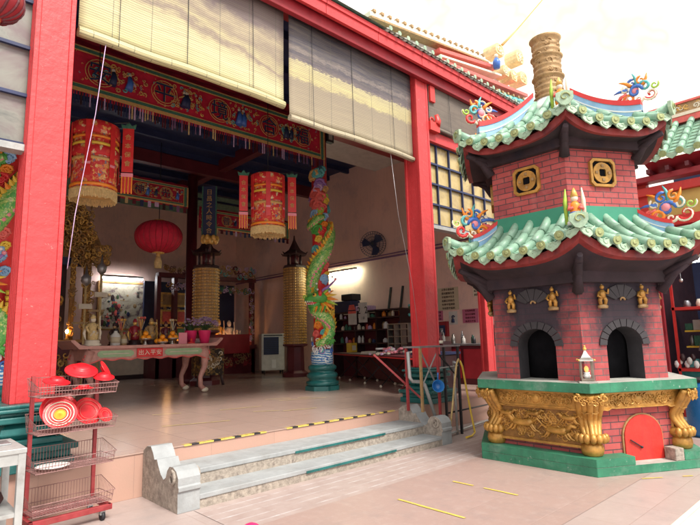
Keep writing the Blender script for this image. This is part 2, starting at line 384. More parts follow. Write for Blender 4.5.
def glyph(ch):
    if ch not in _glyph:
        c = bpy.data.curves.new('glyph', 'FONT'); c.body = ch; c.resolution_u = 2; c.align_x = 'CENTER'; c.extrude = .01
        o = bpy.data.objects.new('glyph', c); COL.objects.link(o); dg = bpy.context.evaluated_depsgraph_get()
        me = bpy.data.meshes.new_from_object(o.evaluated_get(dg))
        _glyph[ch] = ([v.co.copy() for v in me.vertices], [tuple(p.vertices) for p in me.polygons])
        bpy.data.objects.remove(o); bpy.data.curves.remove(c); bpy.data.meshes.remove(me)
    return _glyph[ch]
def text(mb, s, x, z, size, m, y=-.004, vertical=False, sx=1., step=1.05):
    """front faces local -y"""
    for i, ch in enumerate(s):
        if ch == ' ': continue
        vs, fs = glyph(ch); ox = x + (0 if vertical else (i - (len(s) - 1) / 2) * size * step * sx); oz = z - (i * size * step if vertical else 0)
        mb.add([(ox + v.x * size * sx, y - v.z * .3, oz + (v.y - .35) * size) for v in vs], fs, m)
# ------------------------------------------------------------------ the furnace
CX, CY = 7.4325, 3.3032; K = cos(R(30)); T30 = math.tan(R(30))
VAZ = [210, 150, 90, 30, -30, -90]; FAZ = [180, 240, 300, 0, 60, 120]
def hexp(r, rot=30): return [(CX + r * cos(R(rot + 60 * i)), CY + r * sin(R(rot + 60 * i))) for i in range(6)]
fur = thing('incense_furnace', 'two-tiered red brick furnace pavilion with green glazed roofs and gold lion-paw legs', 'furnace', (CX, CY, 0))
def notch(r):
    """hexagon with a notch in the 240-degree face in front of the little door"""
    out = []; M = frame(CX, CY, 0, 240)
    for i, (x, y) in enumerate(hexp(r)):
        out.append((x, y))
        if i == 3:      # vertex at 210 deg; next one is 270
            for lx, ly in ((-.23, -r * K), (-.23, -1.0), (.45, -1.0), (.45, -r * K)):
                p = M @ Vector((lx, ly, 0)); out.append((p.x, p.y))
    return out
mb = MB(); mb.slab(hexp(1.49), 0, .1, 'plinth_green', 'ledge_top'); mb.slab(notch(1.49), .1, .195, 'plinth_green', 'plinth_green')
mb.build('plinth', fur, bevel=.008)
mb = MB(frame(CX, CY, 0, 240)); mb.box(.33, .455, -1.285, -1.12, .1, .24, 'rawstone'); mb.build('stone_block', fur, bevel=.01)
mb = MB(); mb.slab(hexp(1.24), .1, .93, 'brick'); mb.build('brick_base', fur)
mb = MB(); mb.slab(hexp(1.493), .915, 1.03, 'plinth_green', 'ledge_top'); mb.build('ledge', fur, bevel=.008)
# small arched door with its frame
M = frame(CX, CY, 0, 240); a = 1.24 * K
def archpoly(xc, hw, z0, zs, ry, n=14, close=True):
    return [(xc - hw, z0)] + [(xc - hw * cos(PI * i / n), zs + ry * sin(PI * i / n)) for i in range(n + 1)] + [(xc + hw, z0)]
mb = MB(M); mb.prism(archpoly(.075, .285, .1, .375, .262), -a - .02, -a + .01, 'bronze'); mb.build('door_frame', fur)
mb = MB(M); mb.prism(archpoly(.075, .265, .1, .37, .25), -a - .035, -a + .0, 'door_red'); d = mb.build('door', fur, bevel=.004)
mb = MB(M); mb.bar((-.13, -a - .05, .34), (.02, -a - .05, .25), .012, .012, 'black')
mb.ball((.02, -a - .05, .25), .016, 'black', 8); mb.build('latch', d)
# gold carving: curls inside a rectangle
def carving(mb, x0, x1, z0, z1, y, n, r0, r1, mats=('gold',), seed=1, dens=1.):
    q = random.Random(seed)
    for i in range(n):
        r = q.uniform(r0, r1); x = q.uniform(x0 + r, x1 - r); z = q.uniform(z0 + r, z1 - r)
        mb.curl(x, z, r, q.choice(mats), y + q.uniform(-.004, .008), q.uniform(.7, 1.3), q.uniform(0, 360), q.choice((-1, 1)), .26, 5, 9)
def horse(mb, x, z, s, y, m, d=1):
    mb.tube([(x - .15 * s, y, z + .005 * s), (x - .1 * s, y, z + .01 * s), (x, y, z - .005 * s), (x + .09 * s, y, z + .005 * s), (x + .14 * s, y, z + .03 * s)], [.02 * s, .048 * s, .04 * s, .05 * s, .03 * s], m, 8)
    mb.tube([(x + d * .12 * s, y, z + .01 * s), (x + d * .19 * s, y, z + .08 * s), (x + d * .25 * s, y, z + .06 * s)], [.04 * s, .03 * s, .02 * s], m, 6)
    for lx, e in ((.09, .16), (.13, .22), (-.1, -.17), (-.12, -.22)):
        mb.tube([(x + d * lx * s, y, z - .02 * s), (x + d * (lx + e) / 2 * s, y, z - .08 * s), (x + d * e * s, y, z - .1 * s)], [.022 * s, .013 * s, .009 * s], m, 5)
    mb.tube([(x - d * .13 * s, y, z + .02 * s), (x - d * .2 * s, y, z + .06 * s), (x - d * .26 * s, y, z + .0 * s)], [.015 * s, .018 * s, .008 * s], m, 5)
for i, az in enumerate(FAZ):
    M = frame(CX, CY, 0, az); ap = 1.345 * K
    mb = MB(M)      # apron under the ledge
    n = 24; low = []
    for k in range(n + 1):
        x = -.665 + 1.33 * k / n; s = abs(x) / .665
        low.append((x, .715 - .05 * max(0, s - .62) / .38 + (.012 * sin(s * 26) if s > .5 else 0)))
    mb.prism(low + [(.665, .914), (-.665, .914)], -ap + .0, -ap + .07, 'gold')
    mb.box(-.66, .66, -ap - .018, -ap + .01, .885, .912, 'gold')
    for k in range(n): mb.bar((low[k][0], -ap - .006, low[k][1] + .008), (low[k + 1][0], -ap - .006, low[k + 1][1] + .008), .016, .016, 'gold')
    carving(mb, -.52, .52, .735, .89, -ap - .008, 85, .022, .05, seed=i)
    mb.ball((0, -ap, .81), .06, 'gold', 12, 1, .4, 1)
    mb.build('apron', fur)
    if az != 240:
        mb = MB(M); yp = 1.30 * K
        mb.box(-.57, .57, -yp, -yp + .06, .27, .72, 'gold_shade')
        for x0, x1, z0, z1 in ((-.57, .57, .27, .30), (-.57, .57, .69, .72), (-.57, -.54, .3, .69), (.54, .57, .3, .69)): mb.box(x0, x1, -yp - .022, -yp, z0, z1, 'gold')
        carving(mb, -.53, .53, .31, .68, -yp - .002, 150, .022, .055, seed=20 + i)
        for x, z, s, dd in ((-.2, .5, 1., -1), (.25, .44, .95, 1), (-.05, .62, .6, 1), (.4, .6, .6, -1), (-.42, .6, .6, 1)): horse(mb, x, z, s, -yp - .03, 'gold', dd)
        mb.build('carved_panel', fur)
for az in VAZ:      # lion-paw legs
    M = T(CX, CY, 0) @ RZ(az)
    mb = MB(M)
    for w in (-.105, -.052, 0, .052, .105):
        pts = []; rs = []
        for k in range(13):
            q = k / 12; z = .90 - .5 * q
            r = 1.40 - .17 * sin(PI * min(1, q * 1.25) / 2) ** 2 + .13 * max(0, q - .62) / .38 + (.03 * (1 - q / .15) if q < .15 else 0)
            pts.append((r - abs(w) * .45, w * (1.25 - .55 * q), z)); rs.append(.047 - .013 * q)
        mb.tube(pts, rs, 'gold', 7)
    mb.box(1.05, 1.215, -.09, .09, .36, .88, 'gold')
    for w in (-.15, .15): mb.M = M @ T(1.43, w, .86) @ RZ(90); mb.curl(0, 0, .05, 'gold', 0, 1.2, 90, 1 if w > 0 else -1, .35, 6); mb.M = M
    for k in range(12): mb.M = M @ T(1.445, -.12 + .022 * k, .86 - .03 * (k % 3)) @ RZ(90); mb.curl(0, 0, .03, 'gold', 0, 1.1, 70 * k, 1, .3, 5, 7); mb.M = M
    for k in range(7):
        t = R(-75 + 25 * k); mb.ball((1.24 + .14 * cos(t), .155 * sin(t), .395), .043, 'gold', 8, 1, 1, 1.35)
    mb.ball((1.235, 0, .39), .14, 'gold', 14, 1, 1.05, .55)
    mb.lathe([(.09, .19), (.115, .21), (.128, .26), (.12, .31), (.1, .34)], 'gold', 16, (1.25, 0, 0))
    mb.build('leg', fur)
# lower brick wall with arched openings
RB = 1.19; AB = RB * K
for az in FAZ:
    M = frame(CX, CY, 0, az)
    mb = MB(M); hw, zs, ry, zb, zt = .258, 1.45, .225, 1.03, 2.36; h = RB / 2; n = 16
    arc = [(-hw * cos(PI * k / n), zs + ry * sin(PI * k / n)) for k in range(n + 1)]
    top = [(-h + 2 * h * k / n, zt) for k in range(n + 1)]
    vs = [(x, -AB, z) for x, z in arc] + [(x, -AB, z) for x, z in top] + [(-hw, -AB, zb), (hw, -AB, zb), (-h, -AB, zb), (h, -AB, zb), (-h, -AB, zs), (h, -AB, zs)]
    fs = [(k, k + 1, n + 2 + k, n + 1 + k) for k in range(n)]; B0 = 2 * n + 2
    fs += [(B0 + 2, B0, 0, B0 + 4), (B0 + 1, B0 + 3, B0 + 5, n), (B0 + 4, 0, n + 1), (B0 + 5, 2 * n + 1, n)]
    mb.add(vs, fs, 'brick_soot_shade')
    dp = .26; vs = [(-hw, -AB, zb)] + [(x, -AB, z) for x, z in arc] + [(hw, -AB, zb)]; L = len(vs)
    mb.add(vs + [(x, y + dp, z) for x, y, z in vs], [(k, k + 1, L + k + 1, L + k) for k in range(L - 1)], 'dark_brick')
    wl = mb.build('brick_wall', fur)
    mb = MB(M)
    for k in range(11):
        t0 = PI * (k + .06) / 11 - .0; t1 = PI * (k + .94) / 11
        q = [(-(hw + e) * cos(t), zs + (ry + e * .9) * sin(t)) for e, t in ((.003, t0), (.003, t1), (.105, t1), (.105, t0))]
        mb.prism(q, -AB - .02, -AB + .03, 'dark_brick')
    mb.build('arch_surround', wl)
    mb = MB(M)      # fan shaped plaque with two little gilt figures
    for k in range(5):
        t0 = R(150 - 24 * k - 1); t1 = R(150 - 24 * (k + 1) + 1)
        q = [(.27 * cos(t) * 1.05, 1.94 + .26 * sin(t)) for t in (t0, t1)] + [(.1 * cos(t), 1.97 + .07 * sin(t)) for t in (t1, t0)]
        mb.prism(q, -AB - .035, -AB + .01, 'dark_brick')
    mb.curl(0, 2.0, .05, 'bronze', -AB - .03, .5, 0, 1, .3)
    mb.build('fan_plaque', wl)
    for sx in (-.29, .29):
        mb = MB(M @ T(sx, -AB - .045, 1.9))
        mb.lathe([(.055, 0), (.06, .03), (.035, .05)], 'bronze', 10, (0, 0, 0), True, 0, 1.2, .7)
        mb.tube([(-.03, 0, .04), (-.035, 0, .1), (-.01, 0, .15)], [.022, .026, .03], 'gold', 7)
        mb.tube([(.03, 0, .04), (.04, -.01, .1), (.01, 0, .15)], [.022, .026, .03], 'gold', 7)
        mb.tube([(0, 0, .13), (0, 0, .19), (0, -.005, .23)], [.04, .042, .02], 'gold', 8)
        mb.ball((0, -.008, .262), .028, 'gold', 9); mb.ball((0, -.002, .29), .014, 'bronze', 6)
        mb.tube([(-.04, 0, .2), (-.07, -.015, .15), (-.04, -.04, .13)], [.017, .015, .011], 'gold', 6)
        mb.tube([(.04, 0, .2), (.075, -.015, .18), (.07, -.03, .24)], [.017, .015, .011], 'gold', 6)
        mb.build('gilt_figure', fur)
mb = MB(); mb.lathe([(.78, 1.03), (.78, 2.2)], 'soot', 24, (CX, CY, 0)); mb.build('fire_chamber', fur)
# upper wall
RU = 1.071; AU = RU * K
mb = MB(); mb.slab(hexp(RU), 2.9, 4.35, 'brick'); mb.build('upper_wall', fur)
mb = MB(); mb.slab(hexp(RU + .012), 2.88, 3.235, 'band_green'); mb.build('green_band', fur)
for az in FAZ:
    M = frame(CX, CY, 0, az); mb = MB(M); c = .05; s = .19
    oc = lambda s, c: [(-s + c, 3.685 - s), (s - c, 3.685 - s), (s, 3.685 - s + c), (s, 3.685 + s - c), (s - c, 3.685 + s), (-s + c, 3.685 + s), (-s, 3.685 + s - c), (-s, 3.685 - s + c)]
    mb.prism(oc(s - .01, c), -AU - .012, -AU + .01, 'soot')
    o, i_ = oc(s, c), oc(s - .035, c * .8)
    for k in range(8): mb.prism([o[k], o[(k + 1) % 8], i_[(k + 1) % 8], i_[k]], -AU - .04, -AU, 'gold')
    n = 20
    ring = lambda r: [(r * cos(2 * PI * k / n), 3.685 + r * sin(2 * PI * k / n)) for k in range(n)]
    sq = []
    for k in range(n):
        t = 2 * PI * k / n; r = .05 / max(abs(cos(t)), abs(sin(t))); sq.append((r * cos(t), 3.685 + r * sin(t)))
    ro = ring(.142)
    for k in range(n): mb.prism([ro[k], ro[(k + 1) % n], sq[(k + 1) % n], sq[k]], -AU - .03, -AU - .012, 'gold')
    for k in range(4): mb.cbox((.095 * cos(PI / 2 * k), -AU - .034, 3.685 + .095 * sin(PI / 2 * k)), (.035, .012, .035), 'bronze')
    mb.build('coin_window', fur)
# roofs
def roof(name, a0, z0, a1, zm, lift, zsoff, asoff, nroll, sp, tr, zf):
    g = lambda t: 1.5 * t - .5 * t * t
    def rp(x, a):
        t = (a - a0) / (a1 - a0); s = min(1.08, abs(x) / (a * T30)); return z0 + (zm - z0) * g(t) + lift * s ** 3.2 * max(t, 0) ** 2.2
    root = MB()
    for az in FAZ:
        M = frame(CX, CY, 0, az); root.M = M; nx, nt = 16, 7; vs = []; fs = []
        for j in range(nt + 1):
            a = a0 + (a1 - a0) * j / nt
            for i in range(nx + 1):
                x = (-1 + 2 * i / nx) * a * T30; vs.append((x, -a, rp(x, a)))
        for j in range(nt):
            for i in range(nx): fs.append((j * (nx + 1) + i, j * (nx + 1) + i + 1, (j + 1) * (nx + 1) + i + 1, (j + 1) * (nx + 1) + i))
        root.add(vs, fs, 'glaze', True)
    rf = root.build(name, fur)
    for az in FAZ:
        M = frame(CX, CY, 0, az)
        mb = MB(M)                                            # tile rolls, pans and drip tiles of one side
        xs = [(k - (nroll - 1) / 2) * sp for k in range(nroll)]
        for x0 in xs:
            ast = max(a0, abs(x0) / T30 + .03)
            if ast > a1 - .06: ast = a1 - .16
            n = max(1, round((a1 - ast) / .2)); e = (a1 + .05 - ast) / n
            for k in range(n):
                aa, ab = a1 + .05 - e * k, a1 + .05 - e * (k + 1) - .015
                ja = rnd.uniform(-.01, .01)
                mb.tube([(x0 + ja, -q, rp(x0, min(q, a1)) + .04 + (.0 if q <= a1 else -.02)) for q in (aa, aa * .5 + ab * .5, ab)], [tr, tr * .97, tr * .86], 'glaze', 10)
            zc = rp(x0, a1) + .022
            mb.tube([(x0, -a1 - .05, zc), (x0, -a1 - .062, zc - .001)], tr * .98, 'tile_end', 12)
            mb.tube([(x0, -a1 - .06, zc), (x0, -a1 - .070, zc)], [tr * .55, tr * .35], 'tile_end', 8)
        for k in range(nroll + 1):
            x0 = (k - nroll / 2) * sp
            if abs(x0) > a1 * T30 - .02: x0 = math.copysign(a1 * T30 - .045, x0)
            w = sp * .47; zc = rp(x0, a1) + .0
            poly = [(-w, .045), (-w * .96, -.01), (-w * .62, -.062), (-w * .25, -.085), (0, -.105), (w * .25, -.085), (w * .62, -.062), (w * .96, -.01), (w, .045), (w * .5, .012), (0, .0), (-w * .5, .012)]
            mb.M = M @ T(x0, -a1 - .012, zc) @ RX(-14)
            mb.prism(poly, 0, .016, 'glaze_pale'); mb.curl(0, -.03, w * .5, 'glaze_pale', -.003, .8, 60 * k, 1, .14, 5, 8)
            mb.M = M
            ast = max(a0, abs(x0) / T30 + .08); nn = int((a1 - ast) / .14)
            for q in range(nn):
                a = a1 - .05 - q * .14
                mb.tube([(x0 + w * 1.0 * u, -a, rp(x0, a) + .002 + .016 * u * u) for u in (-1, -.5, 0, .5, 1)], .007, 'glaze', 5)
        mb.build('tiles', rf)
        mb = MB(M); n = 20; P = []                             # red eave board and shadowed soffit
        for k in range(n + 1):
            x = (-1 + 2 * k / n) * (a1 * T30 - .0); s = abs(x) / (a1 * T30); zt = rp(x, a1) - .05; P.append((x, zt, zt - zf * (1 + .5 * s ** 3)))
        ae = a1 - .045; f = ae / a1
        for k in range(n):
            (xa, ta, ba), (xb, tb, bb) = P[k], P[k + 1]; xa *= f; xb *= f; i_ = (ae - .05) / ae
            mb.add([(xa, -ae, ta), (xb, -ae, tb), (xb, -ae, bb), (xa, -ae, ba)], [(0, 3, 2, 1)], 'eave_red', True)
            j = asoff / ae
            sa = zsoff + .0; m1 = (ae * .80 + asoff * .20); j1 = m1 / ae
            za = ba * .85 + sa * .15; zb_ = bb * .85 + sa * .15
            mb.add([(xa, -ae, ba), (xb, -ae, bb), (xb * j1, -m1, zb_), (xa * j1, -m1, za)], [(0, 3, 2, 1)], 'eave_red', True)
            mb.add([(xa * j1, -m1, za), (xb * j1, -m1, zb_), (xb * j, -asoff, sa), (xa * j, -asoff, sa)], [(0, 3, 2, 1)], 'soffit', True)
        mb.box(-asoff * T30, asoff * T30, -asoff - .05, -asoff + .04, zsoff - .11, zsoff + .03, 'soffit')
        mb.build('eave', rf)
    for az in VAZ:                                             # hip ridges with painted scrolls
        M = T(CX, CY, 0) @ RZ(az); rl = a1 / K; r0 = a0 / K + .01
        front = az == 210
        mb = MB(M); rend = rl * (.80 if not front else .93); n = 14; pts = []
        for k in range(n + 1):
            r = r0 + (rend - r0) * k / n; a = r * K; pts.append((r, rp(a * T30, a)))
        hh = .17 if name == 'lower_roof' else .24
        if front: hh = .05
        for k in range(n):
            (ra, za), (rb, zb_) = pts[k], pts[k + 1]
            for y0, y1, l0, l1, m in ((-.035, .035, -.03, hh * .7, 'skyblue'), (-.045, .045, hh * .7, hh, 'red'), (-.03, .03, hh * .28, hh * .36, 'white')):
                if front: m = 'white' if l0 < 0 else 'glaze_pale'
                e = .012 if m == 'white' and not front else 0
                vs = [(r, y, z + l) for (r, z) in ((ra, za), (rb, zb_)) for y in (y0 - e, y1 + e) for l in (l0, l1)]
                mb.add(vs, [(0, 1, 3, 2), (4, 6, 7, 5), (0, 4, 5, 1), (2, 3, 7, 6), (1, 5, 7, 3), (0, 2, 6, 4)], m)
        mb.build('hip_ridge', rf)
        mb = MB(M)                                             # big rounded tile and drip at the corner tip
        zt = rp(a1 * T30, a1)
        mb.tube([(rl - .36, 0, rp(a1 * T30 * .8, a1 * .8) + .01), (rl - .16, 0, zt - .02), (rl + .03, 0, zt + .04)], [.055, .06, .065], 'glaze', 10)
        mb.M = M @ T(rl + .03, 0, zt + .02) @ RZ(90); mb.prism([(-.1, .06), (-.1, -.02), (-.05, -.09), (0, -.11), (.05, -.09), (.1, -.02), (.1, .06), (0, .09)], -.02, .02, 'glaze_pale')
        mb.curl(0, 0, .06, 'tile_end', -.025, 1, 0, 1, .2)
        mb.M = M
        mb.build('corner_tile', rf); mb = MB(M)
        for q in range(3): mb.tube([(asoff / K - .05, 0, zsoff - .02 - .1 * q), (asoff / K + (rl - asoff / K) * (.75 - .22 * q), 0, zsoff + (zt - .25 - zsoff) * (.6 - .25 * q))], [.07, .035], 'soffit', 6)
        mb.build('eave_bracket', rf)
        if not front:
            mb = MB(M @ T(rend - .12, 0, rp(rend * K * T30, rend * K) + hh)); cs = ['cream', 'orange', 'blue', 'green', 'red', 'cloudred', 'cloudteal', 'cream']
            q = random.Random(az % 360 + (5 if a0 > .5 else 0)); S = 1.25 if a0 > .5 else 1.1
            for (x, z, r, m, a_, dd) in ((.22, .05, .075, 'red', 200, 1), (.16, .16, .07, 'cloudteal', 150, -1), (.06, .12, .085, 'blue', 0, 1), (-.02, .05, .07, 'orange', 180, -1), (.13, .25, .055, 'orange', 90, 1), (.02, .24, .06, 'blue', 60, 1), (-.1, .1, .06, 'cloudred', 20, -1), (-.12, .02, .055, 'lime', 200, 1), (-.2, .05, .05, 'red', 160, -1), (.27, .14, .05, 'lime', 30, -1), (-.05, .19, .05, 'cream', 120, 1), (.09, .02, .05, 'cream', 10, -1)):
                mb.curl(x * S, z * S, r * S, m, q.uniform(-.02, .02), 1.1, a_, dd, .3, 7, 12); mb.curl(x * S, z * S, r * S * 1.2, 'cream', .0, .9, a_, dd, .17, 5, 12)
            mb.ball((.05 * S, 0, .14 * S), .05 * S, 'pinkcard', 10, 1, .6, 1)
            for a_, m in ((20, 'orange'), (60, 'cloudteal'), (100, 'orange'), (135, 'blue'), (165, 'cloudred')):
                p = [(.05 * S + d_ * cos(R(a_ + 2.2 * d_ * 60)) * S, 0, .12 * S + d_ * sin(R(a_ + d_ * 130)) * S) for d_ in (.09, .15, .2, .25)]
                mb.tube(p, [.028, .025, .018, .006], m, 6)
            mb.build('scroll_ornament', rf)
    return rf, rp
lower, rpl = roof('lower_roof', 1.0 * K, 3.10, 1.80 * K, 2.60, .27, 2.33, 1.26 * K, 7, .228, .058, .085)
upper, rpu = roof('upper_roof', .26, 5.0, 1.55 * K, 4.20, .25, 4.11, 1.13 * K, 6, .228, .057, .085)
# little deity figures standing on the front hips
for rf, rr, zz in ((lower, 1.62, 2.86), (upper, 1.2, 4.47)):
    M = T(CX, CY, 0) @ RZ(210) @ T(rr, 0, zz); mb = MB(M)
    mb.lathe([(.1, 0), (.1, .04), (.07, .06)], 'white', 12); mb.lathe([(.06, .06), (.07, .12), (.055, .2), (.06, .24), (.03, .28)], 'orange', 12)
    mb.lathe([(.064, .1), (.072, .14), (.06, .16)], 'blue', 12); mb.ball((0, 0, .32), .042, 'cream', 10); mb.lathe([(.045, .34), (.03, .4), (.008, .45)], 'goldleaf', 8)
    for s in (-1, 1): mb.tube([(0, s * .05, .24), (.05, s * .075, .18), (.07, s * .03, .2)], [.025, .02, .016], 'cloudred', 6)
    for s in (-1, 1): mb.tube([(-.03, s * .1, .02), (-.03, s * .1, .3), (-.02, s * .09, .45)], [.02, .025, .006], ('lime', 'cream')[s > 0], 6)
    mb.build('roof_figure', rf)
mb = MB(T(CX, CY, 0)); mb.lathe([(.34, 4.86), (.3, 5.02), (.24, 5.1), (.2, 5.16)], 'white', 24)
prof = []
for k in range(40):
    z = 5.14 + 1.0 * k / 39; r = .2 + .012 * sin(k * 1.9) + (.03 if k % 13 in (0, 1) else 0) + (.02 if k > 37 else 0); prof.append((r, z))
mb.lathe(prof + [(.17, 6.15), (.17, 6.0)], 'bronze', 28)
q = random.Random(3)
for k in range(90):
    t = q.uniform(0, 360); z = q.uniform(5.2, 6.08); mb.M = T(CX, CY, 0) @ frame(0.2 * cos(R(t)), .2 * sin(R(t)), z, t); mb.curl(0, 0, q.uniform(.03, .06), 'bronze', 0, 1, q.uniform(0, 360), q.choice((-1, 1)), .25, 5, 8)
mb.build('chimney', fur)
# lantern standing on the ledge
def lp(az, r, z): return (CX + r * cos(R(az)), CY + r * sin(R(az)), z)
p = lp(210, 1.33, 1.03)
ln = thing('oil_lantern', 'small brass lantern with pagoda lid standing on the green furnace ledge', 'lantern', p, 210)
mb = MB(); mb.box(-.1, .1, -.1, .1, 0, .02, 'silver'); mb.box(-.07, .07, -.07, .07, .02, .05, 'lantern_metal'); mb.build('base', ln, False, bevel=.004)
mb = MB()
for x in (-.062, .062):
    for y in (-.062, .062): mb.box(x - .008, x + .008, y - .008, y + .008, .05, .25, 'lantern_metal')
mb.build('frame', ln, False)
mb = MB(); mb.lathe([(.12, 0.25), (.115, .265), (.075, .29), (.04, .33), (.02, .36), (.012, .38)], 'silver', 4, smooth=False, rot=45)
for k in range(4): mb.M = RZ(45 + 90 * k); mb.ball((.12, 0, .262), .013, 'goldleaf', 8)
mb.M = Matrix(); mb.ball((0, 0, .39), .022, 'goldleaf', 10); mb.ball((0, 0, .42), .014, 'goldleaf', 8); mb.build('lid', ln, False)
mb = MB(); mb.lathe([(.03, .05), (.045, .08), (.03, .1), (.035, .12)], 'white', 12); mb.ball((0, 0, .155), .026, 'flame', 10, 1, 1, 1.5); mb.build('lamp_cup', ln, False)
# ------------------------------------------------------------------ ground and the raised hall floor
ZP = .46; YF = 5.8
def struct(mb, name): o = mb.build(name); o['kind'] = 'structure'; return o
mb = MB(); mb.add([(-60, -60, 0), (80, -60, 0), (80, 90, 0), (-60, 90, 0)], [(0, 1, 2, 3)], 'court_tile'); struct(mb, 'ground')
mb = MB(); mb.add([(1.9, 2.2, .004), (9.2, 2.2, .004), (9.2, 4.12, .004), (1.9, 4.12, .004)], [(0, 1, 2, 3)], 'court_dark'); struct(mb, 'paving_band')
mb = MB(); mb.add([(2.5, 4.12, .004), (9.2, 4.12, .004), (9.2, 4.93, .004), (2.5, 4.93, .004)], [(0, 1, 2, 3)], 'ribbed_tile'); struct(mb, 'ribbed_paving')
mb = MB(); mb.box(-8, 16, YF, 19.6, 0, ZP - .012, 'face_tile'); mb.box(-8, 16, YF - .012, 19.6, ZP - .012, ZP, 'floor_tile'); struct(mb, 'hall_floor')

# stone steps with carved end walls
st = thing('stone_steps', 'two worn granite steps with scrolled stone end walls leading up to the hall', 'steps', (4.5, 5.3, 0))
X0, X1 = 2.57, 6.48
def tread(x0, x1, y0, y1, z1, nm):
    mb = MB(); n = 28
    for k in range(n):
        a, b = x0 + (x1 - x0) * k / n, x0 + (x1 - x0) * (k + 1) / n
        mb.add([(a, y0, 0), (b, y0, 0), (b, y0 + rnd.uniform(-.004, .004), z1 - .05), (a, y0 + rnd.uniform(-.004, .004), z1 - .05)], [(0, 1, 2, 3)], 'rawstone')
    mb.box(x0, x1, y0 + .002, y1, 0, z1 - .05, 'rawstone'); mb.box(x0, x1, y0 - .012, y1, z1 - .05, z1, 'greystone')
    return mb.build(nm, st, bevel=.008)
t1 = tread(X0, X1, 4.96, YF - .003, .135, 'step'); t2 = tread(X0, X1, 5.30, YF - .003, .295, 'step')
for tr, y, z, a, b in ((t1, 4.94, .11, 3.9, 5.45), (t2, 5.28, .27, 4.0, 5.6)):
    mb = MB(); mb.box(a, b, y - .003, y + .02, z - .028, z - .002, 'teal'); mb.build('painted_edge', tr)
prof = [(YF - .004, 0), (YF - .004, .47), (5.70, .53), (5.60, .54), (5.54, .48), (5.50, .42), (5.44, .43), (5.40, .37), (5.34, .30), (5.27, .26), (5.22, .29), (5.19, .36), (5.14, .405), (5.06, .41), (4.99, .38), (4.945, .32), (4.945, .25), (4.93, .235), (4.93, .2), (4.95, .19), (4.945, 0)]
for x0, x1 in ((2.34, 2.57), (6.48, 6.72)):
    mb = MB(Matrix(((0, 1, 0, 0), (1, 0, 0, 0), (0, 0, 1, 0), (0, 0, 0, 1)))); mb.prism(prof, x0, x1, 'rawstone', 'greystone')
    for x in (x0 - .012, x1 + .012): mb.M = T(x, 5.06, .31) @ RZ(90); mb.curl(0, 0, .075, 'rawstone', 0, 1.3, 90, 1, .25, 7)
    mb.build('end_wall', st, bevel=.012)
# hazard tape along the floor edge
for a, b in ((2.78, 3.9), (4.22, 5.9), (6.0, 6.36)):
    mb = MB(); n = int((b - a) / .09)
    for k in range(n):
        x = a + (b - a) * k / n; w = (b - a) / n; jj = rnd.uniform(-.004, .004)
        mb.add([(x + .02, YF + .003 + jj, ZP + .003), (x + w + .02, YF + .003 + jj, ZP + .003), (x + w, YF + .03, ZP + .003), (x, YF + .03, ZP + .003)], [(0, 1, 2, 3)], ('tapeyellow', 'tapeblack')[k % 3 == 1])
        mb.add([(x + .02, YF - .015, ZP - .015), (x + w + .02, YF - .015, ZP - .015), (x + w + .02, YF - .015, ZP + .003), (x + .02, YF - .015, ZP + .003)], [(0, 1, 2, 3)], ('tapeyellow', 'tapeblack')[k % 3 == 1])
    tag(mb.build('hazard_tape'), {2.78: 'left strip of black and yellow tape on the hall floor edge', 4.22: 'longest strip of black and yellow tape on the hall floor edge', 6.0: 'short strip of black and yellow tape beside the right end wall'}[a], 'tape', 'hazard tape on the floor edge')
def strip(p, q, w, z, lab, m='tapeyellow', grp='worn yellow marking tapes on the ground'):
    mb = MB(); p = Vector(p); q = Vector(q); d = (q - p).normalized(); s = Vector((-d.y, d.x)) * w / 2; n = max(2, int((q - p).length / .12))
    for k in range(n):
        if rnd.random() < .12 and n > 4: continue
        a = p + (q - p) * k / n; b = p + (q - p) * (k + 1) / n
        mb.add([(*(a - s * rnd.uniform(.7, 1)), z), (*(b - s * rnd.uniform(.7, 1)), z), (*(b + s), z), (*(a + s), z)], [(0, 1, 2, 3)], m)
    tag(mb.build('marking_tape'), lab, 'tape', grp)
strip((4.965, 3.671), (4.969, 2.883), .036, .009, 'yellow tape line on the courtyard nearer the furnace')
strip((4.069, 3.693), (4.054, 2.888), .036, .009, 'yellow tape line on the courtyard farther from the furnace')
strip((6.416, 2.197), (6.902, 1.83), .03, .005, 'broken yellow tape line in front of the little red furnace door')
from_px = [((3.2, 7.3), (4.1, 7.0)), ((4.6, 8.2), (5.35, 8.05)), ((4.85, 7.55), (5.2, 7.3)), ((6.0, 8.9), (6.9, 8.4)), ((3.6, 8.6), (4.0, 8.4)), ((5.2, 7.2), (5.8, 7.05)), ((6.05, 8.5), (6.95, 8.15))]
for (p, q), l in zip(from_px, ('long thin yellow tape on the hall floor behind the red dish rack', 'yellow tape on the hall floor in front of the altar table middle', 'short yellow tape dash in the middle of the hall floor', 'faint upper yellow tape near the dragon column base', 'short yellow tape near the altar table left legs', 'thin yellow tape just behind the steps', 'faint lower yellow tape near the dragon column base')):
    strip(p, q, .045, ZP + .005, l, 'fadedtape')

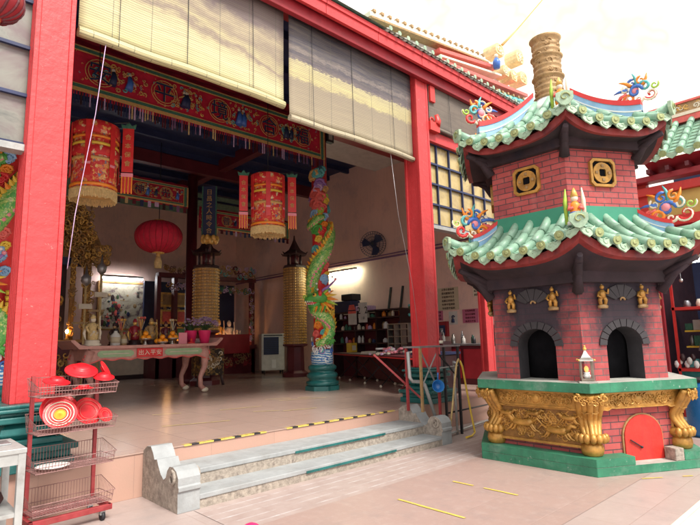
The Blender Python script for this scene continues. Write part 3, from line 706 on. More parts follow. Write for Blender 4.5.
# ------------------------------------------------------------------ temple hall
hall = thing('temple_hall', 'large open-fronted temple hall with red fascia, pinkish walls and dark ceiling', 'building', (2, 12.6, 0))
def hp(mb, nm, **k): return mb.build(nm, hall, **k)
XW = 11.6; YB = 19.4
mb = MB(); mb.box(XW, XW + .2, 6.4, YB, ZP, 7.3, 'hall_wall'); sw = hp(mb, 'side_wall')
mb = MB(); mb.box(XW - .03, XW, 6.4, YB, 4.04, 4.09, 'mauve'); mb.tube([(XW - .05, 6.5, 4.16), (XW - .05, 12, 4.14), (XW - .05, YB, 4.16)], .018, 'mauve', 6); mb.build('wall_pipe', sw)
mb = MB(); mb.box(-8, XW, YB, YB + .2, ZP, 7.3, 'hall_wall'); hp(mb, 'back_wall')
mb = MB(); mb.box(-8.2, -8, 5.9, YB + .2, ZP, 7.3, 'hall_wall'); hp(mb, 'end_wall')
mb = MB(); mb.box(-8.2, XW + .2, 6.5, YB + .2, 7.3, 7.42, 'navy')
for k in range(13): mb.box(-8, XW, 7.2 + k, 7.3 + k, 7.14, 7.3, 'navy')
for x in (-4.6, 1.6, 7.95): mb.box(x - .12, x + .12, 6.5, YB, 6.95, 7.3, 'maroon')
hp(mb, 'ceiling')
mb = MB(); mb.box(-8, XW, 9.33, 9.57, 6.75, 7.14, 'deep_red'); mb.box(-8, XW, 14.2, 14.4, 6.75, 7.12, 'maroon'); hp(mb, 'inner_beam')
mb = MB(); mb.box(-8.2, 14, 5.80, 5.895, 6.56, 6.77, 'deep_red'); mb.box(-8.2, 14, 6.05, 6.3, 6.76, 7.1, 'deep_red'); hp(mb, 'front_beam', bevel=.01)
mb = MB(); x = -8.2
while x < 14: mb.box(x, min(14, x + 1.19), 5.68, 5.74, 6.73, 6.99, 'pillar_red'); mb.box(x, min(14, x + 1.19), 5.655, 5.68, 6.9, 6.99, 'pillar_red'); x += 1.2
hp(mb, 'fascia', bevel=.004)
mb = MB(); mb.box(-8.2, 14, 5.74, 6.05, 6.775, 6.8, 'deep_red'); hp(mb, 'soffit')
# roof slope with drip tiles
mb = MB(); mb.add([(-8.2, 5.6, 7.01), (14, 5.6, 7.01), (14, 12.6, 9.0), (-8.2, 12.6, 9.0)], [(0, 1, 2, 3)], 'tileroof_far'); mb.add([(-8.2, 12.6, 9.0), (14, 12.6, 9.0), (14, 20, 6.63), (-8.2, 20, 6.63)], [(0, 1, 2, 3)], 'tileroof_far')
x = 6.4
while x < 14:
    mb.tube([(x, 5.62, 7.02), (x, 6.6, 7.30)], .036, 'offwhite', 8); mb.tube([(x, 5.57, 7.02), (x, 5.56, 7.02)], .045, 'glaze_pale', 8)
    mb.M = T(x + .12, 5.63, 7.02); mb.prism([(-.06, .02), (-.04, -.015), (0, -.025), (.04, -.015), (.06, .02)], 0, .02, 'offwhite'); mb.M = Matrix()
    x += .24
for y, z in ((5.2, 6.63), (20, 6.63)): pass
hp(mb, 'roof')
mb = MB(); mb.add([(-8.2, 6.3, 6.9), (14, 6.3, 6.9), (14, 6.3, 6.95), (-8.2, 6.3, 6.95)], [(0, 1, 2, 3)], 'deep_red')
mb.prism([(8.2, 6.9), (8.3, 9.0), (8.91, 9.3), (13.4, 9.95), (15.6, 9.6), (15.9, 6.9)], 8.06, 11, 'offwhite'); up = hp(mb, 'upper_gable')
def band(p, q, w, h, m, nm='ridge', ticks=0):
    mb = MB(); mb.bar(p, q, w, h, m); P, Q = Vector(p), Vector(q)
    for k in range(ticks):
        c = P + (Q - P) * (k + .5) / ticks; mb.cbox((c.x, c.y - .03, c.z + h / 2 + .03), (.09, w, .07), 'bronze')
    return mb.build(nm, up)
band((8.3, 8, 9.33), (13.4, 8, 10.06), .3, .12, 'cream', ticks=18)
band((8.3, 7.95, 9.22), (13.5, 7.95, 9.96), .3, .05, 'bronze')
band((10.9, 7.9, 9.36), (13.9, 7.9, 9.92), .3, .1, 'cloudred')
band((10.9, 7.88, 9.18), (14.1, 7.88, 9.72), .3, .06, 'cream')
band((10.9, 7.86, 9.02), (15.7, 7.86, 9.55), .3, .1, 'cloudred')
band((11.2, 7.84, 8.62), (15.8, 7.84, 9.3), .3, .08, 'cloudteal', ticks=14)
for (px, pz, w, h) in ((14.05, 10.55, .52, .42), (15.35, 10.8, .5, .5), (14.35, 9.95, .36, .4), (14.85, 9.95, .36, .42), (15.5, 10.1, .5, .45)):
    mb = MB(T(px, 7.7, pz)); n = 16; mb.prism([(w / 2 * cos(2 * PI * k / n) * (1 if k % 2 else 1.0), h / 2 * max(-.8, min(.95, 1.15 * sin(2 * PI * k / n)))) for k in range(n)], 0, .45, 'ridge_gilt')
    carving(mb, -w * .42, w * .42, -h * .36, h * .4, -.01, 14, .05, .1, ('ridge_gilt', 'cream'), int(px * 9))
    mb.build('gilt_scroll', up)
mb = MB(T(13.6, 7.6, 9.72)); mb.lathe([(.1, 0), (.12, .2), (.06, .32)], 'blue', 10); mb.ball((0, 0, .4), .07, 'cream', 8); mb.build('ridge_figure', up)
# pillars
def pillar(x0, x1, y0, y1, top, lab, plinth=True):
    cx, cy = (x0 + x1) / 2, (y0 + y1) / 2; hx, hy = (x1 - x0) / 2, (y1 - y0) / 2
    p = thing('red_pillar', lab, 'pillar', (cx, cy, ZP), 0, 'square red pillars of the hall front')
    mb = MB(); zb = 1.07 if plinth else ZP
    mb.box(x0 + .02, x1 - .02, y0 + .02, y1 - .02, zb, top, 'pillar_red')
    for a, b in ((x0, x0 + .05), (x1 - .05, x1)):
        mb.box(a, b, y0, y0 + .05, zb, top, 'pillar_red'); mb.box(a, b, y1 - .05, y1, zb, top, 'pillar_red')
    if x0 < 3:
        for k in range(3):
            yy = y0 + .085 + k * .08; mb.tube([(x0 + .02, yy, zb), (x0 + .02, yy, top)], .025, 'pillar_red', 8, False)
    mb.box(x0 + .05, x1 - .05, y0 + .008, y0 + .02, zb, top, 'pillar_red')
    mb.build('shaft', p, bevel=.012)
    if plinth:
        mb = MB(T(cx, cy, 0))
        for h, z0, z1 in ((.36, ZP, .55), (.33, .55, .62), (.38, .62, .68), (.27, .68, .74), (.3, .9, .96), (.27, .96, 1.0), (.33, 1.0, 1.035), (.29, 1.035, 1.07)): mb.box(-h * 1., h * 1., -h, h, z0, z1, 'teal')
        mb.lathe([(.3, .74), (.38, .79), (.36, .85), (.26, .9)], 'teal', 4, smooth=False, rot=45)
        mb.build('plinth', p, bevel=.012)
    return p
pillar(1.09, 1.475, 5.9, 6.27, 6.75, 'broad salmon red square pillar nearest the camera beside the dish rack')
pillar(7.44, 7.80, 5.9, 6.27, 6.75, 'tall red square pillar rising behind the stone steps right end wall')
pillar(9.47, 9.75, 5.95, 6.12, 3.8, 'lower red pillar close behind the furnace left edge', False)
mb = MB(); mb.box(7.85, 8.0, 5.86, 5.98, 6.22, 6.555, 'red_paint'); tag(mb.build('timber_bracket', bevel=.01), 'small red bracket block on the tall pillar just under the fascia', 'bracket')
# carved red bracket head on the tall pillar
mb = MB(T(7.8, 5.86, 5.62)); mb.box(0, .3, 0, .12, 0, .18, 'red_paint'); mb.tube([(.24, .05, .15), (.3, .05, .27), (.25, .05, .38)], [.09, .075, .05], 'red_paint', 8); mb.curl(.32, .3, .06, 'red_paint', .05, 1.1, 200, 1, .4); mb.curl(.1, .22, .07, 'red_paint', .05, 1.1, 0, 1, .35)
tag(mb.build('carved_bracket'), 'carved red animal-head bracket on the right side of the tall pillar', 'bracket')
# grille windows
def grille(x0, x1, z0, z1, pane, lab, nx, nz, frame_m='black'):
    g = thing('grille_window', lab, 'window', ((x0 + x1) / 2, 6.1, z0), 0, 'barred windows of the hall front')
    mb = MB()
    for k in range(nx + 1): x = x0 + (x1 - x0) * k / nx; mb.box(x - .013, x + .013, 6.06, 6.1, z0, z1, 'navy')
    for k in range(nz + 1): z = z0 + (z1 - z0) * k / nz; mb.box(x0, x1, 6.055, 6.095, z - .018, z + .018, 'navy')
    mb.build('bars', g)
    mb = MB(); mb.box(x0, x1, 6.11, 6.13, z0, z1, pane); mb.build('pane', g)
    mb = MB(); mb.box(x0, x1, 6.0, 6.16, z0 - .09, z0 - .02, 'galv'); mb.build('sill', g)
    return g
grille(7.8, 11.6, 3.78, 5.45, 'amber_glass', 'tall barred window of amber glass right of the tall red pillar', 9, 4)
grille(-5.1, 1.12, 3.7, 6.4, 'frosted_glass', 'barred frosted glass window at the top left, left of the near pillar', 6, 5)
mb = MB(); mb.box(7.8, 11.6, 5.98, 6.14, 5.45, 5.68, 'pillar_red'); tag(mb.build('lintel_beam', bevel=.01), 'orange red beam above the amber barred window', 'beam')
# bamboo roller blinds
def blind(x0, x1, z0, y, m, lab, roll=.05):
    b = thing('bamboo_blind', lab, 'blind', ((x0 + x1) / 2, y, z0), 0, 'bamboo roller blinds hanging under the eaves')
    mb = MB(); nx, nz = 24, 14; vs = []; fs = []
    for j in range(nz + 1):
        for i in range(nx + 1):
            u = i / nx; v = j / nz; vs.append((x0 + (x1 - x0) * u, y + .015 * sin(u * 7 + v * 2) * (1 - v) - .008 * sin(u * 17), z0 + (6.7 - z0) * v + .012 * sin(u * 3.1 + .4) * (1 - v)))
    for j in range(nz):
        for i in range(nx): a = j * (nx + 1) + i; fs.append((a, a + 1, a + nx + 2, a + nx + 1))
    mb.add(vs, fs, m, True); o = mb.build('slats', b)
    s = o.modifiers.new('thick', 'SOLIDIFY'); s.thickness = .012; s.offset = 1
    mb = MB(); n = 20
    mb.tube([(x0 + (x1 - x0) * k / n, y - .01 + .015 * sin(7 * k / n) - .008 * sin(17 * k / n), z0 - roll * .4 + .012 * sin(3.1 * k / n + .4)) for k in range(n + 1)], roll, m, 14); mb.build('roll', b)
    for q in (.15, .45, .8):
        mb = MB(); x = x0 + (x1 - x0) * q; mb.tube([(x, y - .03, 6.7), (x + .01, y - .035, (6.7 + z0) / 2), (x, y - .06, z0 - .06)], .004, 'black', 5); mb.build('cord', b)
    return b
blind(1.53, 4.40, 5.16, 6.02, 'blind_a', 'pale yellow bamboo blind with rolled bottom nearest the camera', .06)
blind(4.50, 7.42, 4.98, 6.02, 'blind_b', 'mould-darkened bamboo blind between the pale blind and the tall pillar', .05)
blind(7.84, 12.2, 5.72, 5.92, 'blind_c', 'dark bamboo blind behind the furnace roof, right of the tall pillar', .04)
mb = MB(); mb.tube([(1.83, 6.0, 5.1), (1.75, 5.99, 4.2), (1.58, 5.93, 3.0), (1.52, 5.88, 2.4)], .0045, 'petal', 6); tag(mb.build('pull_cord'), 'pale pull cord hanging from the yellow blind beside the near pillar', 'cord')
mb = MB(); mb.tube([(6.75, 6.0, 4.95), (6.9, 6.0, 3.8), (7.2, 6.0, 2.6), (7.35, 6.0, 1.5)], .004, 'steel', 6); tag(mb.build('pull_cord'), 'thin pale cord hanging from the mouldy blind beside the tall pillar', 'cord')

# ------------------------------------------------------------------ embroidered banners
def banner(x0, x1, z0, z1, y, lab, chars, mred='fabric_red', nfr=70, figs=9, seed=1):
    b = thing('embroidered_banner', lab, 'banner', ((x0 + x1) / 2, y, z0), 0, 'embroidered banners strung across the hall')
    H = z1 - z0; W = x1 - x0; mb = MB(); nx = 60; vs = []; fs = []
    for i in range(nx + 1):
        x = x0 + W * i / nx
        for j in range(5): vs.append((x, y + .015 * sin(i * .9 + j), z0 + H * j / 4))
    for i in range(nx):
        for j in range(4): a = i * 5 + j; fs.append((a, a + 5, a + 6, a + 1))
    mb.add(vs, fs, mred, True); cl = mb.build('cloth', b)
    s = cl.modifiers.new('thick', 'SOLIDIFY'); s.thickness = .02
    mb = MB()
    for q0, q1, m in ((.86, .885, 'fabric_gold'), (.80, .86, 'fabric_green'), (.785, .80, 'fabric_gold'), (.10, .16, 'fabric_green'), (.16, .175, 'fabric_gold'), (.04, .10, 'fabric_gold')):
        mb.box(x0 + .05, x1 - .05, y - .05, y - .03, z0 + H * q0, z0 + H * q1, m)
    for xx, w, m in ((x1 - .1, .07, 'fabric_green'), (x1 - .03, .03, 'fabric_gold'), (x1 - .14, .02, 'fabric_gold')): mb.box(xx - w / 2, xx + w / 2, y - .053, y - .03, z0 + H * .04, z0 + H * .88, m)
    mb.build('border', b)
    mb = MB(T(0, y - .045, 0)); q = random.Random(seed); zc = z0 + H * .48; n = len(chars)
    for k, (ch, xc) in enumerate(chars):
        for rr in (.26, .21):
            r = rr * H * .95
            if q.random() < 2: mb.tube([(xc + r * 1.05 * cos(2 * PI * i / 20), 0, zc + r * sin(2 * PI * i / 20)) for i in range(20)], .008, 'fabric_gold', 5, False, True)
        text(mb, ch, xc, zc + .01, H * .42, 'fabric_gold', -.008); text(mb, ch, xc - .012, zc - .004, H * .42, 'navy', -.016)
    for k in range(figs):
        xc = x0 + W * (k + .5) / figs + q.uniform(-.1, .1)
        if any(abs(xc - c) < H * .3 for _, c in chars): xc += H * .45
        if xc > x1 - .25: continue
        s = H * q.uniform(.75, .95); m1 = q.choice(('blue', 'navy', 'navy', 'fabric_green')); m2 = q.choice(('fabric_gold', 'cream', 'lime', 'petal'))
        mb.ball((xc, 0, zc + .16 * s), .045 * s, 'cream', 8, 1, .3, 1)
        mb.tube([(xc, 0, zc + .12 * s), (xc + .02 * s, 0, zc), (xc - .02 * s, 0, zc - .2 * s)], [.04 * s, .07 * s, .09 * s], m1, 6)
        mb.tube([(xc, -.01, zc + .08 * s), (xc + .14 * s * q.choice((-1, 1)), -.01, zc + q.uniform(-.1, .15) * s)], [.03 * s, .015 * s], m2, 5)
        for j in range(26): mb.curl(xc + q.uniform(-.42, .42) * s, zc + q.uniform(-.26, .26) * s, q.uniform(.025, .06) * s, q.choice(('fabric_gold', 'goldleaf', 'cloudteal', 'fabric_gold', 'fabric_gold')), 0, 1, q.uniform(0, 360), 1, .3, 5, 7)
    for k in range(int(W * 16)): mb.curl(q.uniform(x0 + .1, x1 - .2), zc + q.uniform(-.3, .3) * H, q.uniform(.015, .035), q.choice(('fabric_gold', 'goldleaf', 'fabric_gold', 'cloudteal')), 0, .8, q.uniform(0, 360), 1, .25, 4, 6)
    mb.build('embroidery', b)
    mb = MB(); pal = ('petal', 'navy', 'maroon', 'navy', 'mauve', 'navy', 'fringe', 'maroon', 'dark_wood')
    for k in range(nfr):
        x = x0 + W * (k + .5) / nfr; w = W / nfr * q.uniform(.35, .6); l = H * q.uniform(.15, .24); m = q.choice(pal)
        mb.box(x - w / 2, x + w / 2, y - .035, y - .025, z0 - l, z0 + .03, m)
    mb.build('fringe', b)
    return b
banner(2.2, 8.0, 5.93, 6.92, 9.3, 'long red embroidered banner with medallion characters strung in front of the hall', [('安', 2.76), ('平', 3.93), ('境', 5.12), ('合', 6.36), ('福', 7.3)], nfr=120, figs=9, seed=4)
banner(3.6, 6.35, 5.3, 5.95, 13.2, 'short dark red banner above the round red lantern', [('神', 5.0), ('光', 5.7)], 'fabric_dim', 14, 5, 8)
banner(7.1, 10.4, 5.0, 5.65, 14.0, 'dim red banner right of the vertical couplet board', [('普', 8.0), ('照', 9.2)], 'fabric_dim', 20, 5, 9)

# ------------------------------------------------------------------ dragon columns
def dragon(cx, cy, lab):
    r = thing('dragon_column', lab, 'column', (cx, cy, ZP), 0, 'round columns wrapped by painted dragons')
    mb = MB(); mb.lathe([(.19, .9), (.19, 7.1)], 'red', 24, (cx, cy, 0)); mb.build('shaft', r)
    mb = MB()
    mb.lathe([(.42, 0), (.42, .1)], 'teal', 8, (cx, cy, ZP), False, 22.5)
    mb.lathe([(.36, .1), (.38, .13), (.38, .19), (.33, .21), (.31, .25), (.35, .29), (.37, .34), (.34, .39), (.29, .41), (.29, .45), (.33, .47), (.34, .53), (.3, .56), (.28, .58)], 'teal', 28, (cx, cy, ZP)); mb.build('base', r)
    CA = math.atan2(-9.45, -8.0)
    def P(az, rr, z): a = CA + R(az); return Vector((cx + rr * cos(a), cy + rr * sin(a), z))   # az 0 faces the courtyard, + is to the right
    def MF(az, rr, z): p = P(az, rr, z); return frame(p.x, p.y, p.z, math.degrees(CA) + az)
    mb = MB(); mb.lathe([(.25, 1.02), (.26, 1.2), (.24, 1.34), (.2, 1.4)], 'waves', 24, (cx, cy, 0))
    q = random.Random(5)
    for k in range(44):
        mb.M = MF(k * 37 % 360, .24, 1.06 + .56 * q.random()); mb.curl(0, 0, q.uniform(.05, .09), q.choice(('white', 'blue', 'skyblue', 'cloudteal', 'purple', 'white')), 0, 1.3, q.uniform(0, 360), 1, .22, 6)
    mb.M = Matrix(); mb.build('waves', r)
    def body(keys, rad, nm):
        mb = MB(); pts = []; az = []
        n = 70
        for i in range(n + 1):
            t = i / n * (len(keys) - 1); k = min(int(t), len(keys) - 2); f = t - k
            p0, p1, p2, p3 = keys[max(k - 1, 0)], keys[k], keys[k + 1], keys[min(k + 2, len(keys) - 1)]
            c = [.5 * (2 * p1[j] + (p2[j] - p0[j]) * f + (2 * p0[j] - 5 * p1[j] + 4 * p2[j] - p3[j]) * f * f + (3 * p1[j] - p0[j] - 3 * p2[j] + p3[j]) * f ** 3) for j in range(3)]
            pts.append(P(c[0], .225, c[1])); az.append(c)
        mb.tube(pts, [rad * c[2] for c in az], 'scales', 12)
        for i in range(1, n):
            d = (pts[i + 1] - pts[i - 1]).normalized(); out = Vector((pts[i].x - cx, pts[i].y - cy, 0)).normalized(); up_ = out.cross(d).normalized(); w = rad * az[i][2]
            if up_.z < 0: up_ = -up_
            e = pts[i] + up_ * w * .85 + out * w * .35
            mb.tube([e, e + up_ * w * .62 + d * w * .25 + out * .02], [w * .34, .002], ('yellow', 'orange')[i % 3 == 0], 5)
            e = pts[i] - up_ * w * .62 + out * w * .55; mb.ball(e, w * .26, 'pinkcard', 6)
        mb.build(nm, r)
        return pts
    body([(-30, 1.5, .5), (30, 1.62, .8), (52, 1.9, 1), (20, 2.12, 1.05), (-35, 2.3, 1), (-60, 2.6, 1.0), (-62, 2.95, 1.05), (-30, 3.3, 1.1), (20, 3.62, 1.1), (62, 3.98, 1.05), (100, 4.25, 1.), (150, 4.35, .9), (210, 4.4, .8), (290, 4.35, .7), (350, 4.5, .6), (380, 4.55, .4)], .15, 'dragon_body')
    mb = MB(MF(-12, .34, 2.55))       # head, muzzle pointing left
    mb.tube([(.2, .05, -.02), (.06, 0, .04), (-.08, -.03, .04), (-.2, -.04, .0), (-.3, -.03, .01)], [.1, .15, .13, .085, .06], 'green', 12)
    mb.tube([(.05, 0, -.1), (-.1, -.02, -.15), (-.23, -.02, -.17)], [.08, .06, .035], 'green', 8)
    mb.tube([(.0, -.02, -.06), (-.12, -.05, -.09), (-.25, -.04, -.1)], [.05, .045, .02], 'red', 7)
    for x in (-.12, -.17, -.22, -.27): mb.tube([(x, -.1, -.04), (x, -.1, -.09)], [.016, .003], 'white', 5); mb.tube([(x + .02, -.08, -.13), (x + .02, -.09, -.09)], [.014, .003], 'white', 5)
    mb.ball((-.05, -.14, .09), .05, 'yellow', 10); mb.ball((-.06, -.185, .095), .025, 'black', 8); mb.ball((.08, -.13, .13), .07, 'red', 8, .7, .6, 1.2)
    mb.curl(-.3, .05, .05, 'lime', -.08, 1, 0, 1, .4)
    for k in range(11):
        a = R(-100 + 26 * k); mb.tube([(.1 + .08 * cos(a), 0, .0 + .1 * sin(a)), (.17 + .17 * cos(a), -.02, -.02 + .2 * sin(a)), (.24 + .24 * cos(a), .0, -.05 + .28 * sin(a))], [.05, .035, .004], ('orange', 'yellow', 'orange', 'lime')[k % 4], 6)
    for k in range(7):
        mb.tube([(-.12 + .05 * k, -.04, -.17), (-.14 + .05 * k, -.06, -.25), (-.18 + .05 * k, -.03, -.33)], [.03, .022, .003], ('green', 'lime', 'orange')[k % 3], 5)
    mb.tube([(.06, -.05, .13), (.16, -.08, .22), (.3, -.08, .3), (.42, -.05, .42)], [.035, .03, .026, .02], 'purple', 8); mb.ball((.43, -.05, .44), .035, 'pinkcard', 8)
    for x, z in ((.0, .22), (-.02, .36), (.28, .16), (.36, .5)): mb.ball((x, -.04, z), .028, 'white', 7)
    mb.build('dragon_head', r)
    mb = MB(MF(40, .28, 1.62))        # claw and mane below the head
    for k in range(5): a = R(200 + 35 * k); mb.tube([(0, 0, 0), (.1 * cos(a), -.05, .09 * sin(a)), (.17 * cos(a), -.03, .17 * sin(a))], [.05, .035, .006], 'green', 6)
    mb.tube([(0, 0, 0), (.08, 0, .12), (.02, .02, .26)], [.06, .08, .09], 'green', 8)
    mb.M = MF(55, .26, 2.1)
    for k in range(8): mb.tube([(0, 0, -.3 + .09 * k), (.09, -.03, -.28 + .09 * k), (.17, 0, -.2 + .09 * k)], [.045, .035, .003], 'yellow', 6)
    mb.build('claw', r)
    mb = MB()
    for az, z, m, s in ((-5, 5.62, 'cloudteal', .2), (12, 5.7, 'cloudteal', .16), (-40, 5.6, 'fabric_gold', .19), (-65, 5.55, 'fabric_gold', .13), (0, 5.38, 'purple', .17), (25, 5.32, 'purple', .12), (45, 5.25, 'fabric_gold', .12), (-30, 5.12, 'cloudred', .19), (5, 5.02, 'cloudred', .19), (-45, 4.9, 'cloudred', .16), (-15, 4.82, 'cloudred', .18), (18, 4.78, 'cloudred', .14), (40, 5.05, 'lime', .12), (-40, 4.62, 'skyblue', .15), (0, 4.5, 'green', .16), (35, 4.55, 'skyblue', .13), (-20, 4.22, 'green', .18), (15, 4.2, 'red', .14), (20, 3.05, 'skyblue', .13), (30, 2.98, 'skyblue', .12), (35, 3.35, 'cloudred', .13), (48, 2.75, 'skyblue', .12), (-25, 1.95, 'orange', .13), (-40, 1.75, 'cloudred', .12), (10, 1.78, 'cloudteal', .1), (45, 3.15, 'yellow', .1), (-35, 3.75, 'cloudteal', .14), (-10, 4.0, 'yellow', .12), (30, 4.35, 'orange', .12), (-20, 2.05, 'lime', .1), (50, 4.95, 'yellow', .13), (0, 4.68, 'lime', .13), (-10, 5.25, 'petal', .15), (180, 5.2, 'cloudred', .2), (140, 4.8, 'cloudteal', .2), (220, 5.0, 'purple', .2)):
        mb.M = MF(az, .22, z)
        for d_ in ((0, 0, 1), (.6, .3, .6), (-.6, -.3, .6), (.1, -.7, .5)): mb.curl(d_[0] * s * .7, d_[1] * s * .7, s * d_[2] * .75, m, 0, 1.4, 70 * d_[0], 1, .3, 7)
        mb.curl(0, 0, s * .8, 'cream', -.0, 1.2, 0, 1, .09, 5); mb.ball((0, .04, 0), s * .75, m, 10, 1, .5, .8)
    mb.build('cloud', r)
    return r
dc = dragon(8.0, 9.5, 'dragon column standing between the altar table and the red-topped table')
dup(dc, (1.5, 9.5, ZP), None, 'dragon column half hidden behind the near pillar at the left edge')
for x, lab in ((7.15, 'slim dark red inner column just left of the couplet board'), ):
    mb = MB(); mb.lathe([(.3, 0), (.3, .15), (.16, .25), (.15, 6.3)], 'maroon', 16, (x, 14.55, ZP)); tag(mb.build('inner_column'), lab, 'column')
# upper door lamp box on the banner end
mb = MB(); mb.box(8.1, 8.32, 9.28, 9.4, 6.5, 6.75, 'black'); mb.box(8.15, 8.27, 9.27, 9.28, 6.56, 6.7, 'silver'); tag(mb.build('camera_box'), 'small dark box with pale square on top of the dragon column', 'box')
# ------------------------------------------------------------------ hanging lanterns
def silk_lantern(x, y, z0, lab, rz):
    r = thing('silk_lantern', lab, 'lantern', (x, y, z0), rz, 'embroidered cylinder lanterns hanging in front of the hall')
    h = 1.16; rad = .33; n = 24
    mb = MB(); mb.lathe([(rad, .16), (rad * 1.0, .75), (rad * .96, h + .1), (rad * .8, h + .13)], 'embroidery', n); mb.build('body', r, False)
    for z, hh, m in ((h - .1, .2, 'embroidery_red'), (.86, .05, 'yellow'), (.7, .16, 'embroidery_red'), (.62, .05, 'fabric_gold'), (.98, .04, 'orange'), (.2, .05, 'orange'), (.14, .04, 'fabric_gold')): mb = MB(); mb.lathe([(rad + .004, z), (rad + .018, z + .01), (rad + .018, z + hh - .01), (rad + .004, z + hh)], m, n); mb.build('trim_band', r, False)
    mb = MB(); q = random.Random(2)
    for k in range(90):
        a = 2 * PI * k / 90; rr = rad + .01; l = q.uniform(.13, .17); mb.bar((rr * cos(a), rr * sin(a), .17), (rr * 1.0 * cos(a), rr * 1.0 * sin(a), .17 - l), .018, .008, 'fringe')
    mb.build('fringe', r, False)
    mb = MB()
    for k in range(6):
        a = 60 * k + 10; mb.M = frame((rad + .02) * cos(R(a)), (rad + .02) * sin(R(a)), .0, a); mb.box(-.045, .045, -.012, 0, .35, h + .08, 'red'); mb.box(-.045, .045, -.016, 0, .52, .56, 'pinkcard')
    mb.M = Matrix(); mb.cyl((0, 0, h + .12), (0, 0, h + .2), .03, 'black'); mb.build('panel_strip', r, False)
    for a in (-90 + 12, 90 + 12):
        mb = MB(frame((rad + .16) * cos(R(a)), (rad + .16) * sin(R(a)), 0, -120 - rz))
        mb.box(-.085, .085, -.01, .01, .52, h + .1, 'red'); mb.box(-.09, .09, -.014, .014, .44, .5, 'pinkcard'); mb.prism([(-.1, h + .1), (.1, h + .1), (.12, h + .18), (.05, h + .15), (0, h + .22), (-.05, h + .15), (-.12, h + .18)], -.012, .012, 'fabric_green')
        for k in range(7): x0 = -.075 + .025 * k; mb.box(x0 - .009, x0 + .009, -.008, .008, .16 + .02 * (k % 2), .44, ('orange', 'red')[k % 2])
        text(mb, '合本保會', 0, h - .05, .1, 'fabric_gold', -.016, True, 1, 1.5)
        mb.build('hanging_strip', r, False)
    mb = MB(); mb.tube([(0, -rad - .2, h + .16), (0, rad + .2, h + .16)], .012, 'black', 6); mb.tube([(-rad, 0, h + .13), (rad, 0, h + .13)], .012, 'black', 6); mb.cyl((0, 0, h + .15), (0, 0, 6.95 - z0), .008, 'black', 6); mb.build('hanger', r, False)
    return r
silk_lantern(2.54, 8.6, 3.86, 'larger embroidered cylinder lantern hanging beside the near pillar', 46.6)
silk_lantern(5.87, 8.6, 3.70, 'smaller looking embroidered cylinder lantern hanging left of the dragon column', 46.6)
r = thing('round_lantern', 'big oval red paper lantern with yellow tassel hanging inside the hall', 'lantern', (5.6, 13.3, 3.95))
mb = MB(); prof = []
for k in range(17): a = -PI / 2 + PI * k / 16; prof.append((max(.12, .6 * cos(a) ** .8 if cos(a) > 0 else .12), .48 + .43 * sin(a)))
mb.lathe(prof, 'fabric_red', 32)
for k in range(24): a = 2 * PI * k / 24; mb.tube([((p + .004) * cos(a), (p + .004) * sin(a), z) for p, z in prof[1:-1]], .006, 'deep_red', 4)
mb.build('shade', r, False)
mb = MB(); mb.lathe([(.15, .03), (.15, .08)], 'goldleaf', 16); mb.lathe([(.15, .88), (.15, .93)], 'goldleaf', 16); mb.cyl((0, 0, .9), (0, 0, 3.1), .01, 'black', 6); mb.build('collar', r, False)
mb = MB(); mb.cyl((0, 0, .03), (0, 0, -.06), .05, 'fabric_gold'); mb.lathe([(.09, -.36), (.1, -.2), (.06, -.06)], 'fringe', 14); mb.build('tassel', r, False)

# prayer-light towers
def tower(x, y, rad, z0, z1, lab):
    r = thing('prayer_light_tower', lab, 'light tower', (x, y, ZP), 0, 'golden prayer-light towers')
    z0 -= ZP; z1 -= ZP
    mb = MB(); mb.lathe([(rad * 1.15, 0), (rad * 1.15, .12), (rad * .8, .2), (rad * .75, z0 - .1), (rad * 1.1, z0 - .05), (rad * 1.1, z0)], 'maroon', 8, smooth=False); mb.build('stand', r, False)
    mb = MB(); n = int((z1 - z0) / .085)
    mb.lathe([(rad * .93, z0), (rad * .93, z1)], 'bronze', 16, smooth=False)
    for k in range(n):
        z = z0 + (z1 - z0) * k / n; mb.lathe([(rad * .93, z + .012), (rad, z + .02), (rad, z + .06), (rad * .93, z + .066)], 'light_tower', 16, smooth=False)
        for j in range(16): a = 2 * PI * (j + .5) / 16; mb.cbox((rad * .975 * cos(a), rad * .975 * sin(a), z + .04), (.03, .03, .05), 'goldleaf')
    mb.build('light_cylinder', r, False)
    mb = MB(); mb.lathe([(rad * 1.1, z1), (rad * 1.1, z1 + .06), (rad * .7, z1 + .1)], 'dark_wood', 6, smooth=False)
    for k in range(6): a = PI / 3 * k; mb.cyl((rad * .62 * cos(a), rad * .62 * sin(a), z1 + .08), (rad * .62 * cos(a), rad * .62 * sin(a), z1 + .45), .03, 'dark_wood', 6)
    mb.lathe([(rad * .35, z1 + .1), (rad * .35, z1 + .42)], 'maroon', 6); mb.lathe([(rad * 1.2, z1 + .43), (rad * 1.15, z1 + .47), (rad * .6, z1 + .6), (rad * .3, z1 + .8), (.04, z1 + .95), (.02, z1 + 1.1)], 'dark_wood', 6, smooth=False)
    for k in range(6): a = PI / 3 * k; mb.tube([(rad * 1.1 * cos(a), rad * 1.1 * sin(a), z1 + .45), (rad * 1.3 * cos(a), rad * 1.3 * sin(a), z1 + .52)], [.03, .01], 'dark_wood', 5)
    mb.build('pagoda_top', r, False)
tower(7.15, 13.6, .37, 1.95, 3.72, 'golden prayer-light tower left, in front of the dark altar')
tower(10.4, 13.7, .37, 1.5, 4.0, 'golden prayer-light tower just left of the dragon column')
r = thing('couplet_board', 'tall dark blue couplet board with gilt characters and a gold lotus foot', 'sign', (6.85, 12.9, 4.2), 0)
mb = MB(frame(6.85, 12.9, 0, 232)); mb.box(-.2, .2, -.03, .03, 4.55, 5.95, 'navy'); mb.box(-.2, -.17, -.045, 0, 4.55, 5.95, 'fabric_green'); mb.box(.17, .2, -.045, 0, 4.55, 5.95, 'fabric_green'); mb.build('board', r)
